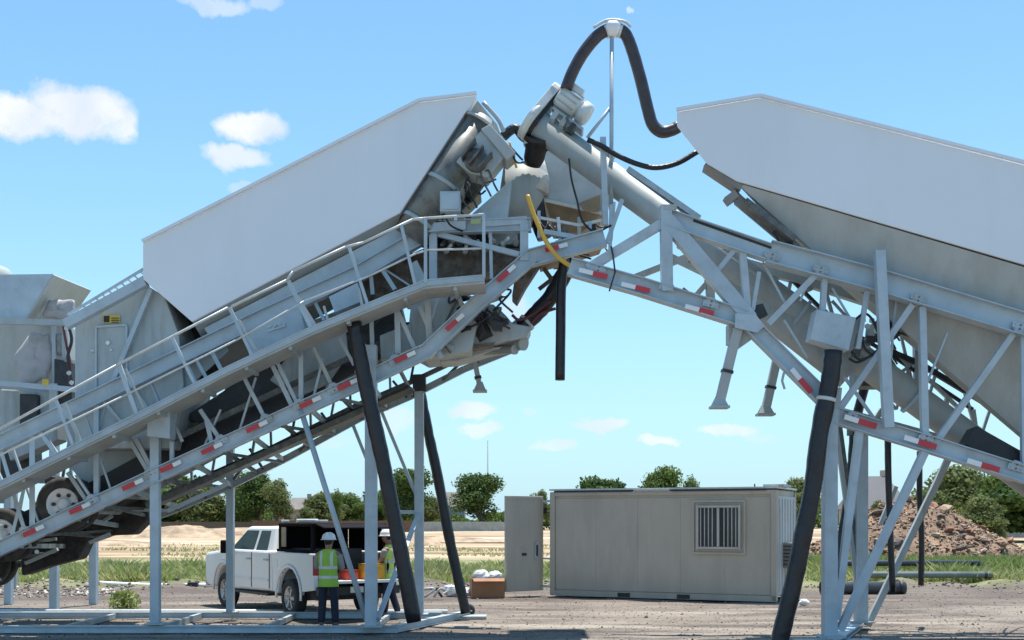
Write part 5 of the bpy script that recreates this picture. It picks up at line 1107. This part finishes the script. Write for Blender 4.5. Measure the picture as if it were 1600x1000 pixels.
kbox('number_plate', -.18, .1, .62, .01, .3, .12, BAG)
kbox('tailgate', -.28, 0, .80, .54, 1.6, .06, TPW, bevel=.01)
def kwheel(x, s):
    c = kf(x, s * (HW - .13), .405); r = .405; mb = MB(); mb.lathe(c - lf * s * .13, lf * s, [(0, .22), (0, .35), (.03, r - .012), (.07, r), (.20, r), (.245, r - .015), (.265, .35), (.262, .255), (.22, .24), (.1, .24)], 28); t_ = mb.build('wheel', TIRE, T7)
    mb = MB(); mb.lathe(c, lf * s, [(0, .15), (.03, .24), (.115, .25), (.12, .235), (.06, .21), (.05, .09), (.09, .075), (.095, 0)], 24); rm = mb.build('rim', CHR, t_)
    for i in range(6):
        a = i * math.pi / 3; d_ = hd_ * math.cos(a) + Vector((0, 0, math.sin(a))); MB().beam(c + lf * s * .085 + d_ * .05, c + lf * s * .10 + d_ * .235, .055, .03, ref=tuple(lf)).build('spoke', CHR, rm)
for x in (RW, FW):
    for s in (1, -1): kwheel(x, s)
    kbox('axle', x, 0, .40, .12, 1.6, .12, DARK)
# black canopy over the bed with its side open
cn = kbox('canopy_roof', 1.12, 0, 1.945, 1.64, 1.74, .07, TPB, bevel=.02)
kbox('canopy_wall', 1.98, 0, 1.66, .05, 1.66, .56, TPB); kbox('canopy_wall', 1.12, -.84, 1.66, 1.6, .04, .56, TPB)
for x in (.36, 1.90): kbox('canopy_post', x, .82, 1.66, .10, .06, .56, TPB)
kbox('canopy_post', .36, -.82, 1.66, .08, .06, .56, TPB); kbox('canopy_sill', 1.02, .84, 1.395, 1.9, .10, .06, TPB); kbox('inner_bin', 1.0, .2, 1.2, 1.5, .9, .5, DARK)
kbox('canopy_window', 1.72, .835, 1.68, .22, .02, .42, TG)
MB().prism([kf(.30, .8, 1.94), kf(.30, -.8, 1.94), kf(-.1, -.8, 1.86), kf(-.1, .8, 1.86)], (0, 0, .03)).build('rear_hatch', TPB, T7)
kbox('roof_lamp', 1.7, .3, 2.03, .5, .3, .07, BAG, bevel=.02); kbox('roof_lamp', 1.9, .72, 2.02, .18, .12, .05, BAG, bevel=.01); kbox('roof_lamp', .6, .5, 2.02, .2, .2, .05, BAG, bevel=.01)
# cases on the lowered tailgate
def case(lab, x, y, z, d, m, cat='tool case'):
    r_ = thing('tool_case', kf(x, y, z), lab, cat); MB().box(kf(x, y, z + d[2] / 2), d, KM).build('case_body', m, r_, bevel=.02)
    MB().box(kf(x, y, z + d[2] + .012), (d[0] * .96, d[1] * .96, .02), KM).build('lid', m, r_); MB().beam(kf(x, y - .08, z + d[2] + .05), kf(x, y + .08, z + d[2] + .05), .025).build('handle', DARK, r_)
case('large yellow tool case on the lowered tailgate of the pickup', -.28, -.18, .83, (.38, .42, .30), mat('case_yellow', (.75, .38, .03), .45))
case('red tool case lying on the tailgate beside the yellow case', -.2, .30, .83, (.3, .30, .18), mat('case_red', (.5, .05, .03), .45))
case('black tool case at the right end of the lowered tailgate', -.25, -.62, .83, (.36, .30, .52), TPB)

# ------------------------------------------------------------------ workers
SKIN = mat('skin', (.30, .17, .11), .6, 0, .05); VEST = mat('hi_vis_vest', (.34, .56, .06), .7, 0, .08, 9, bump=.3, bscale=18); STRIP = mat('reflective_strip', (.62, .66, .60), .35); JEANS = mat('navy_trousers', (.022, .026, .045), .85, 0, .2, 9, bump=.4, bscale=14)
SHIRT = mat('grey_shirt', (.30, .31, .30), .8, 0, .1, 8); BOOT = mat('boot_leather', (.03, .022, .018), .6, 0, .2); HAT = mat('hard_hat_white', (.80, .80, .80), .3, 0, .02); HAIR = mat('dark_hair', (.02, .015, .012), .7); VEST2 = mat('pale_vest', (.60, .78, .16), .7, 0, .08, 9, bump=.3, bscale=18)
def skin_obj(name, verts, edges, rads, m, parent, origin, rot, sub=2):
    me = bpy.data.meshes.new(name); me.from_pydata([tuple(v) for v in verts], edges, []); o = bpy.data.objects.new(name, me); COL.objects.link(o); me.materials.append(m)
    me.skin_vertices.new(name='skin') if hasattr(me.skin_vertices, 'new') else None
    sm = o.modifiers.new('skin', 'SKIN'); sm.use_smooth_shade = True
    if not me.skin_vertices: return o
    for i, r_ in enumerate(rads): me.skin_vertices[0].data[i].radius = r_ if isinstance(r_, tuple) else (r_, r_)
    me.skin_vertices[0].data[0].use_root = True
    ss = o.modifiers.new('sub', 'SUBSURF'); ss.levels = sub; ss.render_levels = sub
    o.parent = parent; ORG[o.name] = ORG[parent.name]; return o
def person(loc, rz, lab, arms, legs, head=(0, 0), shirt=True, vest=VEST, h=1.80):
    t = thing('person', loc, lab, 'person'); t.rotation_euler = (0, 0, rz); s = h / 1.80; t.scale = (s, s, s)
    J = {'pel': (0, 0, .95), 'spi': (0, .0, 1.15), 'che': (0, .0, 1.36), 'nek': (0, .01, 1.50), 'hea': (0, .03 + head[1], 1.60), 'top': (0, .03 + head[1], 1.70)}
    for sd_, k in ((-1, 'l'), (1, 'r')):
        e, w = arms[0 if sd_ < 0 else 1]; kn, an = legs[0 if sd_ < 0 else 1]
        J['hip' + k] = (sd_ * .095, 0, .90); J['kne' + k] = kn; J['ank' + k] = an; J['toe' + k] = (an[0] + sd_ * .02, an[1] + .17, .035); J['hee' + k] = (an[0], an[1] - .03, .04)
        J['sho' + k] = (sd_ * .195, 0, 1.42); J['elb' + k] = e; J['wri' + k] = w
        d = (Vector(w) - Vector(e)).normalized(); J['pal' + k] = tuple(Vector(w) + d * .07)
    B = [('pel', 'spi'), ('spi', 'che'), ('che', 'nek'), ('nek', 'hea'), ('hea', 'top')]
    Rr = {'pel': (.15, .11), 'spi': (.135, .10), 'che': (.16, .11), 'nek': .055, 'hea': (.078, .092), 'top': (.07, .085)}
    for k in 'lr':
        B += [('pel', 'hip' + k), ('hip' + k, 'kne' + k), ('kne' + k, 'ank' + k), ('ank' + k, 'toe' + k), ('che', 'sho' + k), ('sho' + k, 'elb' + k), ('elb' + k, 'wri' + k), ('wri' + k, 'pal' + k)]
        Rr.update({'hip' + k: .09, 'kne' + k: .06, 'ank' + k: .04, 'toe' + k: .03, 'sho' + k: .06, 'elb' + k: .042, 'wri' + k: .027, 'pal' + k: (.034, .02)})
    names = [n for n in J if not n.startswith('hee')]; V = [Vector(J[n]) for n in names]; E = [(names.index(a), names.index(b)) for a, b in B]; RA = [Rr[n] for n in names]
    for sd_, k in ((-1, 'l'), (1, 'r')):      # fingers and thumb
        p = Vector(J['pal' + k]); d = (p - Vector(J['wri' + k])).normalized(); sx = Vector((1, 0, 0)) - d * d.x; sx.normalize(); nrm = d.cross(sx)
        for i, l in enumerate((.068, .078, .072, .056)):
            q = p + sx * (-.027 + i * .018) + d * .01; V += [q, q + d * l * .6 - nrm * .01, q + d * l * .85 - nrm * .035]; n = len(V); E += [(names.index('pal' + k), n - 3), (n - 3, n - 2), (n - 2, n - 1)]; RA += [.010, .009, .008]
        q = Vector(J['wri' + k]) + d * .03 - sx * .03 * sd_; V += [q, q - sx * .03 * sd_ + d * .045]; n = len(V); E += [(names.index('wri' + k), n - 2), (n - 2, n - 1)]; RA += [.012, .010]
    skin_obj('body', V, E, RA, SKIN, t, loc, rz)
    def sub(name, ns_, bs, rr_, m):
        return skin_obj(name, [J[n] for n in ns_], [(ns_.index(a), ns_.index(b)) for a, b in bs], rr_, m, t, loc, rz)
    J['wst'] = (0, 0, 1.04); J['cufl'] = tuple(Vector(J['ankl']) * 1 + Vector((0, 0, .02))); J['cufr'] = tuple(Vector(J['ankr']) + Vector((0, 0, .02)))
    sub('trousers', ['pel', 'wst', 'hipl', 'knel', 'cufl', 'hipr', 'kner', 'cufr'], [('pel', 'wst'), ('pel', 'hipl'), ('hipl', 'knel'), ('knel', 'cufl'), ('pel', 'hipr'), ('hipr', 'kner'), ('kner', 'cufr')],
        [(.165, .125), (.15, .115), .105, .082, .072, .105, .082, .072], JEANS)
    for k in 'lr': sub('boot', ['ank' + k, 'hee' + k, 'toe' + k], [('ank' + k, 'hee' + k), ('hee' + k, 'toe' + k)], [.06, .052, .048], BOOT)
    for k in 'lr':
        J['mid' + k] = tuple(Vector(J['elb' + k]).lerp(Vector(J['wri' + k]), .85 if shirt else -.0))
        if shirt: sub('sleeve', ['sho' + k, 'elb' + k, 'mid' + k], [('sho' + k, 'elb' + k), ('elb' + k, 'mid' + k)], [.078, .056, .045], SHIRT)
        else:
            J['mid' + k] = tuple(Vector(J['sho' + k]).lerp(Vector(J['elb' + k]), .7)); sub('sleeve', ['sho' + k, 'mid' + k], [('sho' + k, 'mid' + k)], [.078, .068], SHIRT)
    # vest: rings round the torso, with folds
    def torso(z, a, b, cx=0, cy=0, off=0): return [Vector((cx + (a + off) * math.cos(q) * (1 + .012 * math.sin(q * 5 + z * 9)), cy + (b + off) * math.sin(q), z)) for q in [2 * math.pi * i / 28 for i in range(28)]]
    prof_ = [(.80, .195, .150), (.88, .192, .148), (.98, .178, .138), (1.08, .172, .134), (1.20, .185, .140), (1.32, .200, .145), (1.41, .205, .130), (1.46, .165, .105), (1.50, .09, .08)]
    cz = lambda zz, off: torso(zz, np.interp(zz, [p[0] for p in prof_], [p[1] for p in prof_]), np.interp(zz, [p[0] for p in prof_], [p[2] for p in prof_]), off=off)
    mb = MB(); mb.loft([cz(p[0], 0) for p in prof_], False, True); vo = mb.build('vest', vest, None); vo.parent = t; ORG[vo.name] = vo.location.copy()
    for z in (.95, 1.13):
        mb = MB(); mb.loft([cz(z, .004), cz(z + .055, .004)], False, True); q = mb.build('reflective_stripe', STRIP, None); q.location = q.location - vo.location; q.parent = vo
    for sx_ in (-1, 1):
        for sy_ in (-1, 1):
            pts = [(sx_ * (.10 + .0 * i), sy_, zz) for i, zz in enumerate((1.18, 1.26, 1.34, 1.42, 1.465))]; mb = MB(); A = []; Bb = []
            for x, y, z in pts:
                a_ = np.interp(z, [p[0] for p in prof_], [p[1] for p in prof_]); b_ = np.interp(z, [p[0] for p in prof_], [p[2] for p in prof_]); f = lambda X: sy_ * (b_ * math.sqrt(max(0, 1 - (X / a_) ** 2)) + .006)
                A.append(Vector((x - .026, f(x - .026), z))); Bb.append(Vector((x + .026, f(x + .026), z)))
            mb.loft([A, Bb], False, True, closed=False); q = mb.build('reflective_stripe', STRIP, None); q.location = q.location - vo.location; q.parent = vo
    # head: hair, face, hard hat
    hx, hy = head[0], J['hea'][1]; hc = Vector((0, hy, 1.645)); tz = Matrix.Rotation(head[0], 3, 'Z')
    fc = MB(); fc.ball(hc + tz @ Vector((0, .004, -.005)), (.074, .096, .115), 14, 10, tz); fo = fc.build('head', SKIN, None); fo.parent = t; ORG[fo.name] = fo.location.copy()
    def hp_(name, mb_, m): q = mb_.build(name, m, None); q.location = q.location - fo.location; q.parent = fo
    hp_('nose', MB().loft([[hc + tz @ Vector(p) for p in r_] for r_ in ([(-.012, .088, .02), (.012, .088, .02), (0, .10, .022)], [(-.018, .088, -.03), (.018, .088, -.03), (0, .122, -.026)])]), SKIN)
    for sx_ in (-1, 1):
        hp_('eye', MB().ball(hc + tz @ Vector((sx_ * .032, .086, .012)), (.012, .008, .008), 6, 4), DARK); hp_('ear', MB().ball(hc + tz @ Vector((sx_ * .076, 0, -.005)), (.012, .02, .034), 8, 6, tz), SKIN)
    hp_('mouth', MB().box(hc + tz @ Vector((0, .089, -.058)), (.045, .012, .01), tz), mat('lips', (.22, .08, .07), .6))
    hp_('hair', MB().ball(hc + tz @ Vector((0, -.02, .005)), (.080, .088, .095), 12, 8, tz), HAIR)
    hh = MB(); rg = []
    for z, a, b in ((0, .150, .185), (.004, .152, .188), (.012, .128, .150), (.05, .125, .146), (.09, .112, .130), (.125, .075, .09), (.138, .03, .04), (.140, .001, .001)):
        rg.append([hc + tz @ Vector((a * math.cos(q), (b if math.sin(q) > 0 else b * .93) * math.sin(q), .028 + z)) for q in [2 * math.pi * i / 20 for i in range(20)]])
    hh.loft(rg, True, True); ho = hh.build('hard_hat', HAT, None); ho.parent = t; ORG[ho.name] = ho.location.copy()
    q = MB().beam(hc + tz @ Vector((0, -.11, .12)), hc + tz @ Vector((0, .11, .12)), .03, .10, ref=(0, 0, 1)).build('hat_ridge', HAT, None); q.location = q.location - ho.location; q.parent = ho
    return t
person(G(513, 21.55), R(-8), 'worker seen from behind in bright green safety vest beside the pickup tail light',
       arms=[((-.25, .06, 1.15), (-.16, .28, 1.10)), ((.25, .06, 1.15), (.16, .29, 1.12))], legs=[((-.12, .02, .50), (-.13, -.02, .09)), ((.11, .03, .50), (.14, .0, .09))], vest=VEST)
person(Vector((G(609, 23.9).x, 23.9, 0)), R(72), 'worker in pale yellow vest standing in profile between thick leg and leaning hose',
       arms=[((-.26, .10, 1.15), (-.14, .33, 1.12)), ((.26, .10, 1.15), (.14, .34, 1.14))], legs=[((-.11, .03, .50), (-.13, .06, .09)), ((.11, .0, .50), (.12, -.14, .09))], head=(.1, .03), shirt=False, vest=VEST2, h=1.84)

# ------------------------------------------------------------------ yard clutter
bx_ = G(761, 30.4); t = thing('cardboard_box', bx_, 'brown cardboard box full of white bags on the ground left of the open container door', 'box')
M3 = Matrix.Rotation(R(8), 3, 'Z')
for dx, dy, w, d in ((0, -.33, .84, .02), (0, .33, .84, .02), (-.42, 0, .02, .64), (.42, 0, .02, .64)): MB().box(bx_ + M3 @ Vector((dx, dy, .26)), (w, d, .50), M3).build('side_wall', CARD, t)
MB().box(bx_ + Vector((0, 0, .03)), (.82, .62, .03), M3).build('base', CARD, t)
MB().prism([bx_ + M3 @ Vector(p) for p in ((-.42, -.34, .51), (.42, -.34, .51), (.40, -.50, .44), (-.40, -.50, .44))], (0, 0, .012)).build('flap', CARD, t)
bag_mesh = []
def bag(c, s, seed, lab):
    r_ = random.Random(seed); mb = MB(); mb.ball((0, 0, 0), (s, s * .8, s * .65), 12, 8)
    mb.v = [Vector(v) * (1 + r_.uniform(-.2, .2)) for v in mb.v]; mb.v = [v + Vector(c) for v in mb.v]; mb.sm = [False] * len(mb.sm)
    mb.build('plastic_bag', BAG, None, lab, category='bag', group='white plastic bags by the cardboard box')
bag(bx_ + Vector((-.15, 0, .56)), .24, 1, 'crumpled white bag on top of the cardboard box, left one'); bag(bx_ + Vector((.2, .05, .56)), .20, 2, 'crumpled white bag on top of the cardboard box, right one')
for i, (dx, dy, s, lb_) in enumerate(((-.62, .25, .2, 'white bag on the ground touching the left side of the cardboard box'), (-.95, .5, .24, 'larger white bag on the ground furthest left of the cardboard box'))): bag(bx_ + Vector((dx, dy, s * .6)), s, 5 + i, lb_)
c = G(731, 24.4); t = thing('rubber_wheel', c, 'small black wheel lying against the foot of the thinner leaning hose', 'wheel'); MB().lathe(c + Vector((.0, -.06, .13)), (.2, 1, 0), [(0, .06), (0, .12), (.03, .14), (.09, .14), (.12, .12), (.12, .06)], 18).build('tyre', TIRE, t); MB().lathe(c + Vector((.01, -.07, .13)), (.2, 1, 0), [(0, .05), (.13, .05)], 12).build('hub', PALE, t)
c = G(682, 29.8); t = thing('scrap_heap', c, 'dark bent scrap lying on the yard between the leaning hose and white bags', 'scrap')
for i in range(7): a = c + Vector((random.uniform(-.5, .5), random.uniform(-.2, .2), .05)); MB().tube([a, a + Vector((random.uniform(-.3, .3), 0, .22)), a + Vector((random.uniform(-.5, .5), .1, random.uniform(.05, .3)))], .035, 6, 3).build('scrap_piece', DARK if i % 2 else UNDER, t)
def pipe(name, x0, x1, ypx, r_, m, lab, Y=None, dY=0, cat='pipe', h=0):
    Y = Y or EYE * FL / (ypx - HOR); p, q = G(x0, Y, r_ + h), G(x1, Y + dY, r_ + h); t = thing(name, (p + q) / 2 - Vector((0, 0, r_)), lab, cat)
    mb = MB(); d = (q - p).normalized(); n = 18; o_, i_ = (mb.ring(p, d, r_, n), mb.ring(q, d, r_, n)), (mb.ring(q, d, r_ * .85, n), mb.ring(p, d, r_ * .85, n))
    mb.loft([o_[0], o_[1], i_[0], i_[1], o_[0]], False, True); mb.build('pipe_wall', m, t)
    for f in (.05, .95): k = p.lerp(q, f); MB().cyl(k - d * .04, k + d * .04, r_ * 1.06, n=n).build('pipe_collar', DARK, t)
PB2 = mat('pipe_grey', (.15, .17, .17), .5, 0, .2, 3)
PB = mat('pipe_black', (.05, .052, .058), .4, 0, .2, 4)
pipe('ground_pipe', 1282, 1414, 928, .17, PB, 'fat black pipe lying on the yard behind the right legs, nearest of the pipes')
pipe('ground_pipe', 1330, 1412, 923, .13, PB2, 'dark grey pipe lying just behind the fat black pipe'); pipe('ground_pipe', 1340, 1550, 914, .10, PB2, 'long dark grey pipe lying in the weeds in front of the rubble heap', h=.22)
pipe('ground_pipe', 1300, 1530, 908, .10, PB, 'long thin black pipe half hidden in weeds at the foot of the rubble heap', h=.5)
hose('white_hose', [], 1, 1, '') if 0 else None
q = [G(157, 35.4, .1), G(200, 34.6, .1), G(260, 34.3, .08), G(300, 34.2, .1), G(345, 34.2, .1)]; t = thing('white_pipe', q[2], 'long white pipe lying along the foot of the grass at the left', 'pipe')
MB().tube(q, .07, 8, 5).build('pipe_wall', BAG, t); k = G(302, 34.1, .1); MB().box(k, (.3, .2, .2)).build('pipe_joint', DARK, t)
c = G(1256, 27.5); bagm = bag(c + Vector((0, 0, .08)), .12, 30, 'small white bag on the ground beside the right end of the container')
